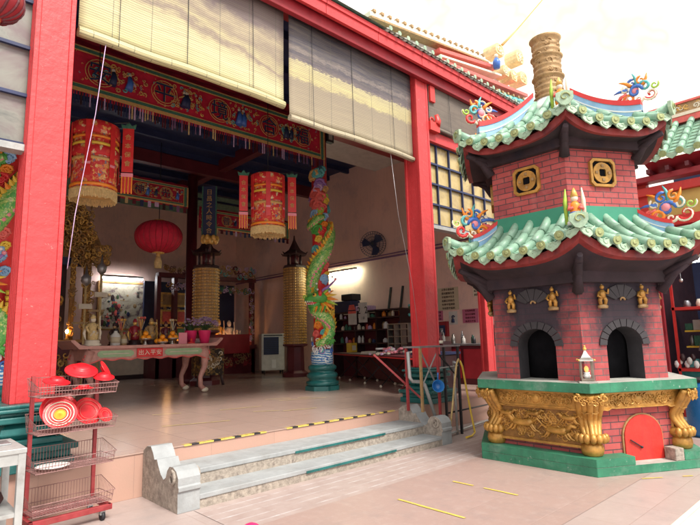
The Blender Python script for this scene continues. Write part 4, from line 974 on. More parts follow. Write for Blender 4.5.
mb = MB(frame(6.85, 12.9, 0, 232)); text(mb, '日昌之人時令合', 0, 5.78, .17, 'fabric_gold', -.04, True, 1, 1.08); mb.build('lettering', r)
mb = MB(T(6.85, 12.85, 4.42))
for k in range(14): a = 2 * PI * k / 14; mb.ball((.2 * cos(a), .12 * sin(a), .04 * sin(k * 3)), .075, 'goldleaf', 8, 1, .8, 1.3)
mb.ball((0, 0, 0), .2, 'goldleaf', 12, 1, .6, .6); mb.cyl((0, 0, -.05), (0, 0, -.35), .03, 'dark_wood'); mb.build('lotus', r)

# ------------------------------------------------------------------ altar table and what stands on it
tb = thing('altar_table', 'long pink and green carved altar table with upturned ends and a red name plate', 'table', (4.7, 12.0, ZP))
ZT = 1.60
mb = MB(); L0, L1 = 3.25, 6.3
top = [(L0 - .15, ZT + .09), (L0 - .17, ZT + .12), (L0 - .1, ZT + .13), (L0 + .02, ZT + .03), (L0 + .15, ZT), (L1 - .15, ZT), (L1 - .02, ZT + .03), (L1 + .1, ZT + .13), (L1 + .17, ZT + .12), (L1 + .15, ZT + .08), (L1, ZT - .06), (L0, ZT - .06)]
mb.M = T(0, 11.4, 0); mb.prism(top, 0, 1.25, 'tablepink'); mb.build('tabletop', tb, bevel=.012)
mb = MB(T(0, 11.48, 0)); n = 40; low = []
for k in range(n + 1): x = 3.42 + 2.72 * k / n; low.append((x, 1.30 + .018 * cos(k * PI / 2.5) - .10 * max(0, abs(k / n - .5) * 2 - .86) / .14))
mb.prism(low + [(6.14, 1.54), (3.42, 1.54)], 0, .05, 'tablepink')
for k in range(n): mb.bar((low[k][0], -.008, low[k][1] + .012), (low[k + 1][0], -.008, low[k + 1][1] + .012), .02, .025, 'cloudred')
for a, b in ((3.62, 4.36), (5.05, 5.95)):
    mb.prism([(a, 1.40), (a + .06, 1.36), (b - .06, 1.36), (b, 1.40), (b, 1.46), (b - .06, 1.50), (a + .06, 1.50), (a, 1.46)], -.012, 0, 'tablegreen')
    mb.tube([(a + .1, -.02, 1.43), (b - .1, -.02, 1.43)], .01, 'cream', 5)
mb.box(3.44, 3.47, 0, 1.05, 1.30, 1.54, 'tablepink'); mb.box(6.09, 6.12, 0, 1.05, 1.3, 1.54, 'tablepink')
ap_ = mb.build('apron', tb)
mb = MB(T(0, 11.48, 0)); mb.box(4.42, 4.99, -.03, -.012, 1.34, 1.53, 'red'); text(mb, '出入平安', 4.705, 1.435, .125, 'cream', -.033); mb.build('name_plate', tb)
for lx, ly, s in ((3.5, 11.55, -1), (6.02, 11.55, 1), (3.5, 12.55, -1), (6.02, 12.55, 1)):
    mb = MB(); mb.tube([(lx, ly, 1.5), (lx + s * .06, ly, 1.3), (lx + s * .04, ly, 1.05), (lx - s * .06, ly, .82), (lx - s * .05, ly, .62), (lx + s * .03, ly, .53)], [.11, .1, .07, .055, .055, .07], 'tablepink', 10)
    mb.ball((lx + s * .05, ly - .02, .52), .075, 'cream', 10, 1.2, 1, .75); mb.curl(lx + s * .1, 1.38, .07, 'cloudred', ly - .06, 1.1, 200, -s, .3); mb.build('leg', tb)
Y1 = 11.72
def figure(x, y, z, h, lab, m='goldleaf', m2='cream', base='cream', name='deity_statue'):
    r = thing(name, lab, 'statue', (x, y, z)); k = h / .62
    mb = MB(); mb.lathe([(.16, 0), (.17, .03), (.13, .06), (.14, .1), (.1, .12)], base, 14); mb.v = [v * k for v in mb.v]; mb.build('pedestal', r, False)
    mb = MB(); mb.tube([(0, 0, .1), (.01, 0, .2), (-.01, 0, .32), (0, 0, .42), (0, 0, .46)], [.09, .1, .075, .085, .04], m, 10); mb.ball((0, -.01, .51), .05, m2, 10); mb.lathe([(.055, .53), (.05, .57), (.02, .62)], m, 8)
    for s in (-1, 1):
        mb.tube([(s * .07, 0, .42), (s * .13, -.03, .35), (s * .08, -.08, .3 + .05 * s)], [.035, .028, .02], m, 7); mb.tube([(s * .11, .01, .4), (s * .15, .02, .25), (s * .12, .0, .12)], [.02, .03, .01], m2, 6)
    mb.tube([(.13, -.06, .12), (.1, -.07, .58)], .009, m2, 5); mb.ball((0, -.06, .27), .035, m2, 8)
    for q in range(8): mb.curl(-.06 + .017 * q, .2 + .02 * (q % 4), .018, m2, -.09, 1, 40 * q, 1, .3, 5, 6)
    mb.v = [v * k for v in mb.v]; mb.build('figure', r, False); return r
figure(3.55, Y1 - .1, ZT, .66, 'gilt and cream warrior deity statue standing on the left end of the altar table', 'fringe', 'cream')
def bottle(x, y, z, h, r0, m, cap, lab, lm=None, grp='bottles on the altar table', nm='bottle'):
    r = thing(nm, lab, 'bottle', (x, y, z), 0, grp)
    mb = MB(); mb.lathe([(r0 * .9, 0), (r0, .01), (r0, h * .6), (r0 * .4, h * .78), (r0 * .35, h * .9)], m, 14); b = mb.build('glass', r, False)
    if lm: mb = MB(); mb.lathe([(r0 + .003, h * .15), (r0 + .003, h * .5)], lm, 14); mb.build('paper_label', r, False)
    mb = MB(); mb.lathe([(r0 * .45, h * .88), (r0 * .45, h)], cap, 10); mb.build('cap', r, False)
bottle(4.05, Y1, ZT, .36, .1, 'offwhite', 'black', 'wide white jar bottle right of the deity statue', 'paper'); bottle(4.22, Y1 - .03, ZT, .28, .06, 'bronze', 'deep_red', 'small brown bottle beside the wide white one', 'paper')
def fruit(x, y, z, n, lab, st_=.1):
    r = thing('orange_offering', lab, 'fruit', (x, y, z), 0, 'piles of oranges on the altar table')
    mb = MB(); mb.lathe([(.06, 0), (.03, .03), (.02, st_), (.11, st_ + .02), (.13, st_ + .04)], 'silver', 14); mb.build('dish', r, False)
    for (a, b, c) in [(-.06, -.03, .06), (.06, -.03, .06), (0, .06, .06), (0, -.005, .15), (-.1, .05, .06), (.1, .05, .06)][:n]: mb = MB(); mb.ball((a, b, st_ + c), .06, 'fruit', 12, 1, 1, .92); mb.build('orange', r, False)
fruit(4.66, Y1 - .1, ZT, 4, 'pile of oranges on a tall stand, leftmost on the altar table'); fruit(5.0, Y1 - .2, ZT, 6, 'low wide pile of oranges in the middle of the altar table', .02); fruit(5.28, Y1 - .1, ZT, 4, 'pile of oranges on a tall stand beside the pink card')
mb = MB(); mb.box(5.42, 5.62, Y1 - .15, Y1 - .12, ZT, ZT + .26, 'pinkcard'); o = tag(mb.build('pink_card', bevel=.006), 'pink standing card right of the oranges on the altar table', 'card')
mb = MB(T(5.75, Y1 - .1, ZT)); mb.lathe([(.1, 0), (.09, .03), (.03, .05), (.04, .09), (.02, .13)], 'red', 14); tag(mb.build('candle_cup'), 'small red candle cup between pink card and flower pots', 'candle holder')
def flowerpot(x, y, lab, n, sc=1.):
    r = thing('flower_pot', lab, 'potted plant', (x, y, ZT), 0, 'magenta pots of chrysanthemums on the altar table')
    mb = MB(); mb.lathe([(.1, 0), (.15, .3), (.155, .31), (.14, .31), (.13, .27), (0, .27)], 'magenta', 20); mb.build('pot', r, False)
    q = random.Random(n); mb = MB()
    for k in range(60): a = q.uniform(0, 6.28); e = q.uniform(.05, .26) * sc; mb.tube([(0, 0, .27), (e * .6 * cos(a), e * .6 * sin(a), .4), (e * cos(a), e * sin(a), .4 + q.uniform(0, .12))], .006, 'leaf', 4); mb.add([(e * cos(a), e * sin(a), .4), (e * cos(a) + .05, e * sin(a), .37), (e * cos(a) + .02, e * sin(a) + .05, .43)], [(0, 1, 2)], 'leaf')
    mb.build('foliage', r, False); mb = MB()
    for k in range(n):
        a = q.uniform(0, 6.28); t = q.random() ** .6; e = .33 * t * sc; z = .43 + .17 * (1 - t * t) + q.uniform(-.03, .03)
        c = Vector((e * cos(a), e * sin(a), z))
        for j in range(9): b_ = 2 * PI * j / 9; mb.add([c, c + Vector((.035 * cos(b_), .035 * sin(b_), .012)), c + Vector((.03 * cos(b_ + .5), .03 * sin(b_ + .5), .02))], [(0, 1, 2)], ('petal', 'petal', 'cream')[k % 3])
        mb.ball(c, .014, 'purple', 5)
    mb.build('blossom', r, False)
flowerpot(5.86, Y1 + .15, 'magenta flower pot with sparse dark foliage, left of the blooming one', 25, .8); flowerpot(6.1, Y1 - .08, 'magenta flower pot with full pale purple chrysanthemums on the table end', 170)
# incense urns and vases behind, on the same table
for i, (x, h, m) in enumerate(((4.38, .5, 'bronze'), (4.82, .55, 'goldwood'), (5.1, .42, 'silver'), (5.6, .5, 'goldwood'))):
    mb = MB(T(x, 12.3, ZT)); mb.lathe([(.09, 0), (.05, .04), (.1, .15), (.11, .22), (.05, .3), (.06, .34)], m, 14)
    q = random.Random(i)
    for k in range(16): a = q.uniform(0, 6.28); mb.tube([(0, 0, .3), (.08 * cos(a), .05 * sin(a), h + q.uniform(0, .1))], .006, q.choice(('cream', 'cloudred', 'leaf', 'goldleaf')), 4); mb.ball((.08 * cos(a), .05 * sin(a), h + .08), q.uniform(.015, .035), q.choice(('cloudred', 'cream', 'goldleaf', 'fringe')), 6)
    tag(mb.build('incense_vase'), ('bronze vase of joss flowers, leftmost behind the oranges', 'gilt vase of joss flowers behind the middle oranges', 'silvery vase behind the right orange stand', 'gilt vase of flowers behind the pink card')[i], 'vase')

for i, (x, h, m, m2) in enumerate(((4.15, .5, 'dark_wood', 'bronze'), (4.6, .6, 'deep_red', 'goldleaf'), (4.98, .62, 'bronze', 'goldleaf'), (5.33, .55, 'maroon', 'bronze'))):
    figure(x, 12.1, ZT, h, ('small dark deity statue behind the wide white jar', 'red robed deity statue behind the leftmost oranges', 'bronze deity statue behind the middle oranges', 'maroon robed deity statue behind the right orange stand')[i], m, m2, 'dark_wood')
# ------------------------------------------------------------------ back of the hall
def carvedshrine():
    r = thing('gilded_shrine', 'towering openwork gilded shrine at the left behind the near pillar', 'shrine', (3.4, 15.2, ZP))
    mb = MB(); mb.box(1.8, 4.3, 14.9, 15.8, ZP, 1.7, 'maroon'); mb.box(1.8, 4.35, 14.85, 15.8, 1.7, 1.78, 'goldwood'); carving(mb, 1.9, 4.25, .6, 1.6, 14.88, 60, .06, .12, ('goldwood', 'goldleaf'), 3); mb.build('base', r)
    mb = MB(); mb.box(1.8, 4.0, 15.5, 15.7, 1.78, 3.9, 'dark_wood')
    carving(mb, 2.9, 3.95, 1.9, 3.7, 15.45, 80, .06, .14, ('goldleaf', 'goldwood', 'bronze'), 5); mb.build('back_panel', r)
    for x, w in ((4.35, .12), (4.0, .08), (3.55, .07)):
        mb = MB(T(0, 14.9, 0)); mb.tube([(x, 0, 1.78), (x, 0, 4.3)], w * .8, 'goldwood', 10); carving(mb, x - w * 1.6, x + w * 1.6, 1.8, 4.3, -w, 40, .05, .1, ('goldwood', 'goldleaf', 'bronze'), int(x * 10)); mb.build('post', r)
    mb = MB(T(0, 14.8, 0)); q = random.Random(9)
    for k in range(1000):
        u = q.random(); x = 2.6 + 2.25 * u; zt = 5.75 - .5 * u - (1.0 if x > 4.45 else 0); zb = 4.1 + (.1 if x < 4 else -.3)
        z = q.uniform(zb, zt); rr = q.uniform(.035, .11); mb.curl(x, z, rr, q.choice(('goldleaf', 'goldleaf', 'goldwood', 'bronze')), q.uniform(-.1, .25), q.uniform(.6, 1.2), q.uniform(0, 360), q.choice((-1, 1)), .28, 6, 9)
    mb.prism([(2.6, 4.0), (4.5, 4.0), (4.75, 4.4), (4.6, 4.75), (4.3, 4.8), (4.45, 5.1), (4.1, 5.25), (3.9, 5.0), (3.6, 5.45), (3.2, 5.3), (2.6, 5.6)], .36, .45, 'goldwood'); mb.box(2.6, 4.3, .2, .4, 3.75, 3.95, 'navy'); mb.box(2.9, 3.6, .15, .2, 3.78, 3.92, 'yellow'); mb.build('openwork_crest', r)
carvedshrine()
for x, h, lab in ((3.95, 2.6, 'tall gilt ceremonial staff left of its twin in front of the gilded shrine'), (4.3, 2.9, 'tallest gilt ceremonial staff in front of the gilded shrine')):
    mb = MB(T(x, 13.6, ZP)); mb.lathe([(.18, 0), (.16, .1), (.03, .14)], 'dark_wood', 10); mb.cyl((0, 0, .1), (0, 0, h), .028, 'fringe', 8); mb.lathe([(.03, h), (.1, h + .08), (.12, h + .2), (.04, h + .3), (.01, h + .5)], 'steel', 10); mb.cbox((0, 0, h - .5), (.3, .1, .12), 'cream'); mb.cbox((-.1, 0, h - .9), (.35, .05, .05), 'bronze')
    tag(mb.build('ceremonial_staff'), lab, 'staff', 'gilt staffs by the shrine')
def tubelight(p, q, m, lab):
    r = thing('tube_light', lab, 'light', p, 0, 'lit fluorescent tubes'); P, Q = Vector(p), Vector(q)
    mb = MB(); mb.tube([P, Q], .03, m, 8); mb.build('tube', r); mb = MB(); up_ = Vector((0, 0, .07)); mb.bar(P + up_, Q + up_, .1, .07, 'offwhite'); mb.build('housing', r)
tubelight((6.05, 19.0, 3.97), (7.45, 19.0, 3.97), 'tube_light', 'lit white fluorescent tube above the ink painting')
tubelight((11.4, 13.3, 3.78), (11.4, 11.8, 3.78), 'tube_light_green', 'lit greenish fluorescent tube on the side wall right of the dragon column')
r = thing('framed_painting', 'wide framed ink painting of figures under a fluorescent tube', 'painting', (6.8, 19.3, 2.2))
mb = MB(); mb.box(6.05, 7.6, 19.28, 19.33, 2.2, 3.82, 'ink_painting'); mb.build('canvas', r)
mb = MB(); q = random.Random(6)
for k in range(90): x = q.gauss(6.55, .25); x = min(7.4, max(6.15, x)); z = 2.3 + q.random() ** 1.6 * 1.1; mb.ball((x, 19.275, z), q.uniform(.02, .075), q.choice(('dark_wood', 'maroon', 'navy', 'leaf', 'cloudred', 'bronze')), 7, 1, .1, q.uniform(.6, 1.8))
text(mb, '福壽', 7.4, 3.5, .12, 'black', 19.27, True); mb.build('brushwork', r)
mb = MB()
for a in ((6.0, 7.65, 2.14, 2.2), (6.0, 7.65, 3.82, 3.88), (6.0, 6.05, 2.2, 3.82), (7.6, 7.65, 2.2, 3.82)): mb.box(a[0], a[1], 19.25, 19.35, a[2], a[3], 'goldwood')
mb.build('picture_frame', r)
mb = MB(); mb.box(4.9, 7.4, 18.3, 19.3, ZP, 1.35, 'dark_wood'); mb.box(5.0, 7.3, 18.28, 18.3, .6, 1.2, 'cream'); tag(mb.build('low_cabinet', bevel=.01), 'low pale fronted cabinet under the ink painting', 'cabinet')
# dark carved altar cabinet
r = thing('altar_cabinet', 'dark red carved altar cabinet with openwork valances at the back of the hall', 'altar', (9.2, 17.9, ZP))
mb = MB()
for x in (7.35, 7.95, 8.75, 9.15, 11.1): mb.box(x - .07, x + .07, 17.3, 17.5, ZP, 3.95, 'maroon')
mb.box(7.3, 11.2, 17.25, 17.5, 3.9, 4.05, 'maroon'); mb.box(7.3, 11.2, 17.2, 18.8, 1.35, 1.5, 'maroon'); mb.box(7.3, 11.2, 17.3, 18.8, ZP, 1.35, 'maroon'); mb.box(7.4, 11.1, 18.7, 18.8, 1.5, 3.9, 'navy'); mb.build('carcass', r)
mb = MB(T(0, 17.2, 0)); carving(mb, 9.1, 11.2, 3.95, 4.5, 0, 70, .06, .13, ('petal', 'goldwood', 'cloudteal', 'maroon', 'bronze'), 11); mb.build('valance_carving', r)
mb = MB(T(0, 17.2, 0)); carving(mb, 7.4, 9.0, 4.0, 4.35, 0, 40, .05, .1, ('goldwood', 'bronze', 'maroon'), 12); mb.build('valance_carving', r)
mb = MB(T(0, 17.2, 0)); carving(mb, 9.2, 11.1, 3.35, 3.7, 0, 60, .05, .1, ('petal', 'goldwood', 'fabric_green'), 13); mb.build('valance_carving', r)
mb = MB(T(0, 17.2, 0)); carving(mb, 10.85, 11.1, 1.6, 3.4, 0, 40, .05, .09, ('petal', 'bronze', 'fabric_green'), 14); mb.build('valance_carving', r)
mb = MB(T(0, 17.2, 0)); carving(mb, 7.5, 8.7, 3.4, 3.75, 0, 40, .05, .09, ('goldwood', 'petal'), 15); mb.build('valance_carving', r)
mb = MB(T(0, 17.2, 0)); carving(mb, 9.2, 11.1, .65, 1.25, .08, 60, .06, .11, ('deep_red', 'bronze'), 16); mb.build('valance_carving', r)
mb = MB(T(0, 17.6, 0)); q = random.Random(8)
for k in range(3):
    for j in range(2): mb.box(7.55 + j * .55, 8.0 + j * .55, 0, .1, 1.7 + k * .6, 2.2 + k * .6, 'goldleaf'); mb.box(7.62 + j * .55, 7.93 + j * .55, -.02, 0, 1.77 + k * .6, 2.13 + k * .6, ('fabric_green', 'cloudred', 'bronze')[k])
carving(mb, 7.5, 8.7, 1.55, 3.4, .02, 70, .04, .09, ('goldleaf', 'goldwood', 'cream'), 17); mb.build('gilt_niche', r)
for i, (x, h, m, m2, lab) in enumerate(((9.55, .75, 'yellow', 'yellow', 'yellow robed deity statue left on the dark altar'), (9.95, 1.0, 'goldleaf', 'cream', 'tall gilt deity statue with orange robe in the middle of the dark altar'), (10.4, .95, 'offwhite', 'white', 'pale white deity statue right of the gilt one'), (10.75, .6, 'cream', 'offwhite', 'small cream deity statue at the right end of the dark altar'))):
    figure(x, 17.9, 1.5, h, lab, m, m2, 'deep_red')
q = random.Random(12)
for i in range(16):
    x = 9.3 + .11 * i; mb = MB(T(x, 17.45 + .1 * (i % 2), 1.5)); m = q.choice(('white', 'cream', 'goldleaf', 'deep_red', 'petal'))
    mb.lathe([(.035, 0), (.03, .05), (.045, .1), (.02, .14), (.015, q.uniform(.18, .36))], m, 8)
    o = mb.build('offering_cup'); tag(o, 'tiny offering cup in the row along the front of the dark altar', 'cup', 'offering cups along the dark altar')
for i, x in enumerate((7.75, 8.4, 9.35, 9.75, 10.2, 10.6)):
    mb = MB(T(x, 17.35, 1.5)); mb.lathe([(.04, 0), (.045, .03), (.02, .05), (.02, .12)], 'goldleaf', 10); mb.ball((0, 0, .17), .035, 'candle', 8, 1, 1, 1.4); tag(mb.build('oil_lamp'), 'small lit oil lamp glowing on the dark altar', 'lamp', 'lit oil lamps on the dark altar')
for i, x in enumerate((3.0, 3.9)):
    mb = MB(T(x, 14.8, 1.78)); mb.lathe([(.05, 0), (.05, .03), (.025, .05), (.025, .15)], 'goldleaf', 10); mb.ball((0, 0, .21), .04, 'candle', 8, 1, 1, 1.4); tag(mb.build('oil_lamp'), 'small lit oil lamp in front of the gilded shrine', 'lamp', 'lit oil lamps by the gilded shrine')
mb = MB(); mb.box(9.3, 10.8, 17.05, 17.22, 1.2, 1.9, 'deep_red'); tag(mb.build('altar_cloth', bevel=.01), 'deep red cloth hanging on the front of the dark altar', 'cloth')
# carved pedestal under the flower pot end, cooler, fan
mb = MB(T(7.0, 12.9, 0)); mb.box(-.35, .35, 0, .5, .75, 1.45, 'altar_carving'); carving(mb, -.33, .33, .8, 1.4, -.01, 30, .05, .1, ('goldwood', 'bronze', 'cream'), 21)
for x in (-.32, .32): mb.tube([(x, .1, .75), (x * 1.1, .1, .6), (x * 1.25, .1, .47)], [.05, .035, .05], 'dark_wood', 7)
tag(mb.build('carved_chest'), 'carved gilt chest on dark curved feet behind the right leg of the altar table', 'chest')
r = thing('air_cooler', 'pale upright air cooler against the back of the side wall', 'air cooler', (11.0, 15.9, ZP), -25)
mb = MB(); mb.box(-.42, .42, -.3, .3, .12, 1.42, 'offwhite'); mb.build('body', r, False, bevel=.03)
mb = MB(); mb.box(-.34, .2, -.32, -.3, .68, 1.3, 'navy')
for k in range(9): mb.box(-.34, .2, -.33, -.32, .7 + k * .065, .715 + k * .065, 'black')
mb.box(-.34, .34, -.31, -.3, 1.34, 1.38, 'black'); mb.build('grille', r, False)
mb = MB(); mb.box(-.05, .1, -.31, -.3, .2, .5, 'white'); mb.build('water_gauge', r, False)
for x in (-.33, .33): mb = MB(); mb.cyl((x, -.22, .06), (x + .05, -.22, .06), .06, 'black'); mb.cyl((x, .22, .06), (x + .05, .22, .06), .06, 'black'); mb.build('castor', r, False)
r = thing('wall_fan', 'dark round wall fan high on the side wall', 'fan', (11.5, 10.9, 4.5))
mb = MB(frame(11.3, 10.9, 4.48, 215))
for rr in (.12, .22, .32, .4): mb.tube([(rr * cos(2 * PI * k / 28), -.02 - .1 * (1 - rr / .4), rr * sin(2 * PI * k / 28)) for k in range(28)], .008, 'navy', 5, False, True)
for k in range(32): a = 2 * PI * k / 32; mb.tube([(.05 * cos(a), -.12, .05 * sin(a)), (.4 * cos(a), -.02, .4 * sin(a)), (.36 * cos(a), .08, .36 * sin(a))], .005, 'navy', 4)
mb.build('guard', r)
mb = MB(frame(11.3, 10.9, 4.48, 215)); mb.cyl((0, -.1, 0), (0, .15, 0), .09, 'black')
for k in range(3): a = R(120 * k + 20); mb.add([(0, 0, 0), (.34 * cos(a), .02, .34 * sin(a)), (.36 * cos(a + .5), -.03, .36 * sin(a + .5)), (.3 * cos(a + .95), -.06, .3 * sin(a + .95))], [(0, 1, 2, 3)], 'navy')
mb.build('blade', r)
mb = MB(); mb.tube([(11.4, 10.95, 4.46), (11.6, 10.95, 4.35)], .04, 'black', 8); mb.build('bracket', r)
# ------------------------------------------------------------------ right side of the hall
r = thing('wall_shelf', 'dark shelving unit crowded with jars against the side wall', 'shelf', (11.3, 11.2, ZP))
mb = MB()
for z in (1.45, 1.85, 2.2, 2.42): mb.box(11.1, 11.55, 9.75, 12.6, z, z + .04, 'dark_wood')
for y in (9.75, 10.7, 11.6, 12.6): mb.box(11.1, 11.55, y - .02, y + .02, ZP, 2.45, 'dark_wood')
mb.box(11.5, 11.55, 9.75, 12.6, ZP, 2.4, 'maroon'); mb.build('carcass', r)
q = random.Random(4); kinds = 0
for z in (1.49, 1.89, 2.24):
    y = 9.9
    while y < 12.5:
        m = q.choice(('cream', 'cloudred', 'bronze', 'fabric_green', 'white', 'navy', 'orange', 'petal', 'offwhite')); h = q.uniform(.1, .24); w = q.uniform(.04, .08)
        mb = MB(T(11.2 + q.uniform(0, .15), y, z)); mb.lathe([(w * .9, 0), (w, .01), (w, h * .7), (w * .5, h * .85), (w * .5, h)], m, 10); o = mb.build('jar'); kinds += 1
        tag(o, 'small jar or tin among those on the dark shelves', 'jar', 'jars on the dark shelves'); y += w * 2 + q.uniform(.03, .12)
for (y, z, w, h, m, nm, lab) in ((12.2, 2.46, .9, .35, 'navy', 'box', 'dark blue box on top of the shelves'), (11.95, 2.82, .5, .2, 'black', 'box', 'flat black box on top of the dark blue box'), (11.3, 2.46, .5, .15, 'petal', 'bundle', 'pale bundle on top of the shelves')):
    mb = MB(); mb.box(11.1, 11.5, y - w / 2, y + w / 2, z, z + h, m); tag(mb.build(nm, bevel=.02), lab, nm)
for (y, z, w, h, m, lab, tx) in ((11.66, 2.05, .36, .42, 'offwhite', 'pale calendar with red header on the dark shelves', ''), (11.2, 2.1, .36, .6, 'offwhite', 'tear-off calendar reading 22 hanging on the dark shelves', '22')):
    r = thing('calendar', lab, 'calendar', (11.05, y, z), 0, 'calendars on the dark shelves'); mb = MB(frame(11.06, y, z, 180)); mb.box(-w / 2, w / 2, 0, .02, 0, h, m); mb.box(-w / 2, w / 2, -.004, 0, h - .08, h, 'cloudred' if not tx else 'offwhite')
    if tx: text(mb, tx, 0, h * .62, .3, 'black', -.006); text(mb, '二日', 0, h * .22, .09, 'black', -.006)
    mb.build('sheet', r)
mb = MB(frame(11.04, 11.66, 2.5, 180)); mb.prism([(-.16, 0), (.16, 0), (.1, .16), (-.1, .16)], 0, .015, 'cloudred'); tag(mb.build('red_card'), 'small red card above the pale calendar', 'card')
for y, lab in ((10.45, 'dark upright pole leaning on the side wall, left one'), (9.98, 'dark upright pole leaning on the side wall, right one')): mb = MB(); mb.bar((11.35, y, 2.2), (11.55, y, 3.12), .06, .04, 'black'); tag(mb.build('pole'), lab, 'pole', 'dark poles on the side wall')
r = thing('pigeonhole_rack', 'pale wire pigeonhole rack beside the tall red pillar', 'rack', (10.9, 9.5, 1.3)); mb = MB()
for y in (9.3, 9.55, 9.8, 10.05): mb.box(10.9, 11.1, y - .015, y + .015, 1.25, 2.0, 'silver')
for z in (1.25, 1.45, 1.65, 1.85, 2.0): mb.box(10.9, 11.1, 9.3, 10.05, z - .012, z + .012, 'silver')
mb.build('grid', r)
mb = MB(T(11.1, 9.2, 2.35)); 
for k in range(40): q_ = random.Random(k); mb.ball((q_.uniform(-.1, .1), q_.uniform(-.15, .15), q_.uniform(-.15, .15)), .05, ('leaf', 'cloudteal')[k % 4 == 0], 6)
mb.cyl((0, 0, -.4), (0, 0, 0), .02, 'leaf'); tag(mb.build('potted_plant'), 'small green plant high by the pigeonhole rack', 'plant')
mb = MB(); mb.box(10.6, 11.3, 8.9, 10.2, ZP, 1.25, 'dark_wood'); tag(mb.build('low_cupboard', bevel=.01), 'low dark cupboard carrying the pigeonhole rack', 'cupboard')
# red-topped folding table
r = thing('folding_table', 'long folding table with red top and crossed metal legs behind the steps', 'table', (8.9, 8.6, ZP), 0); A = Vector((10.54, 11.99)); B = Vector((8.17, 6.95)); d = (B - A).normalized(); s = Vector((d.y, -d.x)) * .36; off = -s * 1.0; A += off; B += off
mb = MB(); mb.slab([(*(A + s),), (*(A - s),), (*(B - s),), (*(B + s),)], 1.19, 1.22, 'maroon'); mb.slab([(*(A + s * 1.02),), (*(A - s * 1.02),), (*(B - s * 1.02),), (*(B + s * 1.02),)], 1.165, 1.19, 'red'); mb.build('tabletop', r)
for f in (.12, .3, .52, .72, .92):
    mb = MB(); p = A + (B - A) * f
    for sg in (1, -1):
        a = p + s * .8 * sg; b = p - s * .8 * sg + d * .3 * sg; mb.tube([(a.x, a.y, 1.17), (b.x, b.y, ZP + .03)], .014, ('black', 'rust_red')[f > .8], 7); mb.ball((b.x, b.y, ZP + .035), .035, 'cream', 8)
    mb.build('leg', r)
mb = MB(); cl = [(*(A + s * .97), 1.16), (*(B + s * .97), 1.16)]; 
mb.add([(A.x - s.x, A.y - s.y, .52), (A.x - s.x + d.x * 5.2, A.y - s.y + d.y * 5.2, .52), (A.x - s.x + d.x * 5.2, A.y - s.y + d.y * 5.2, 1.17), (A.x - s.x, A.y - s.y, 1.17)], [(0, 1, 2, 3)], 'maroon'); o = mb.build('skirt_cloth', r); m_ = o.modifiers.new('t', 'SOLIDIFY'); m_.thickness = .01
P0 = lambda f, g=0: (A + (B - A) * f + s * g)
def ontable(nm, f, g, fn, lab, cat): p = P0(f, g); mb = MB(T(p.x, p.y, 1.22)); fn(mb); tag(mb.build(nm), lab, cat)
ontable('yellow_tin', .05, -.4, lambda m: (m.box(-.12, .12, -.1, .1, 0, .28, 'yellow'), m.box(-.08, .08, -.105, -.1, .06, .2, 'cream')), 'yellow tin on the far end of the red-topped table', 'tin')
ontable('paper_stack', .4, .0, lambda m: [m.box(-.2 + .01 * k, .2 + .01 * k, -.14, .14, .02 * k, .02 * k + .018, ('cream', 'offwhite')[k % 2]) for k in range(3)], 'stack of papers on the red-topped table', 'papers')
def crumple(m):
    q = random.Random(1)
    for k in range(60): x, y = q.gauss(0, .22), q.gauss(0, .12); m.ball((x, y, .03 + max(0, .16 - abs(x) * .5) * q.random()), q.uniform(.03, .07), q.choice(('petal', 'cream', 'offwhite', 'pinkcard')), 6, 1, 1, .6)
ontable('crumpled_bags', .68, .0, crumple, 'heap of crumpled pale plastic bags on the red-topped table', 'bags')
ontable('small_clock', .6, .4, lambda m: (m.lathe([(.1, -.02), (.1, .02)], 'white', 16, (0, 0, .14)), m.box(-.1, .1, -.04, .04, 0, .08, 'black')), 'small pale round clock behind the crumpled bags', 'clock')
# notices on the side wall (x to the right seen from the hall = decreasing world y)
def notice(y0, y1, z0, z1, m, lab, rows=0, ink='dark_wood', nm='notice'):
    r = thing(nm, lab, 'notice', (XW, (y0 + y1) / 2, z0), 0, 'paper notices on the side wall'); mb = MB(frame(XW - .012, (y0 + y1) / 2, 0, 180)); w = y1 - y0; mb.box(-w / 2, w / 2, 0, .01, z0, z1, m)
    q = random.Random(rows)
    chs = '福德正神保佑平安合境順利時和年豊'
    for k in range(rows):
        n = max(2, int(w / ((z1 - z0) / rows) * 1.05)); sz = (z1 - z0) / rows * .66
        text(mb, ''.join(q.choice(chs) for _ in range(n)), 0, z1 - (z1 - z0) * (k + .5) / rows, sz, ink, -.003)
    mb.build('sheet', r); return r
notice(8.08, 8.75, 2.32, 2.93, 'paper', 'large yellowed notice with rows of characters on the side wall', 6)
nr = notice(8.15, 8.42, 1.93, 2.28, 'offwhite', 'small white poster with a dark figure below the large notice', 0)
mb = MB(frame(XW - .02, 8.285, 2.1, 180)); mb.curl(0, .02, .05, 'navy', 0, 1, 0, 1, .4); mb.tube([(0, 0, -.02), (0, 0, -.12)], [.04, .05], 'navy', 6); mb.build('emblem', nr)
notice(7.5, 7.98, 1.95, 2.31, 'paperpink', 'wide pink notice right of the small white poster', 4, 'maroon')
notice(8.62, 8.85, 2.05, 2.32, 'paperpink', 'small pink notice half hidden by the tall pillar', 3, 'maroon')
notice(7.42, 7.62, 2.62, 3.1, 'cream', 'narrow cream notice high up beside the furnace eave', 5)
r = thing('extinguisher_box', 'red fire extinguisher box on the side wall beside the tall pillar', 'extinguisher box', (XW, 8.6, 1.6)); mb = MB(frame(XW - .1, 8.6, 0, 180)); mb.box(-.16, .16, 0, .1, 1.62, 2.02, 'deep_red'); mb.build('case', r); mb = MB(frame(XW - .1, 8.6, 0, 180)); mb.box(-.1, .1, -.01, 0, 1.66, 1.92, 'navy'); mb.tube([(0, -.02, 1.68), (0, -.02, 1.84)], .045, 'steel', 8); mb.build('glass_door', r)
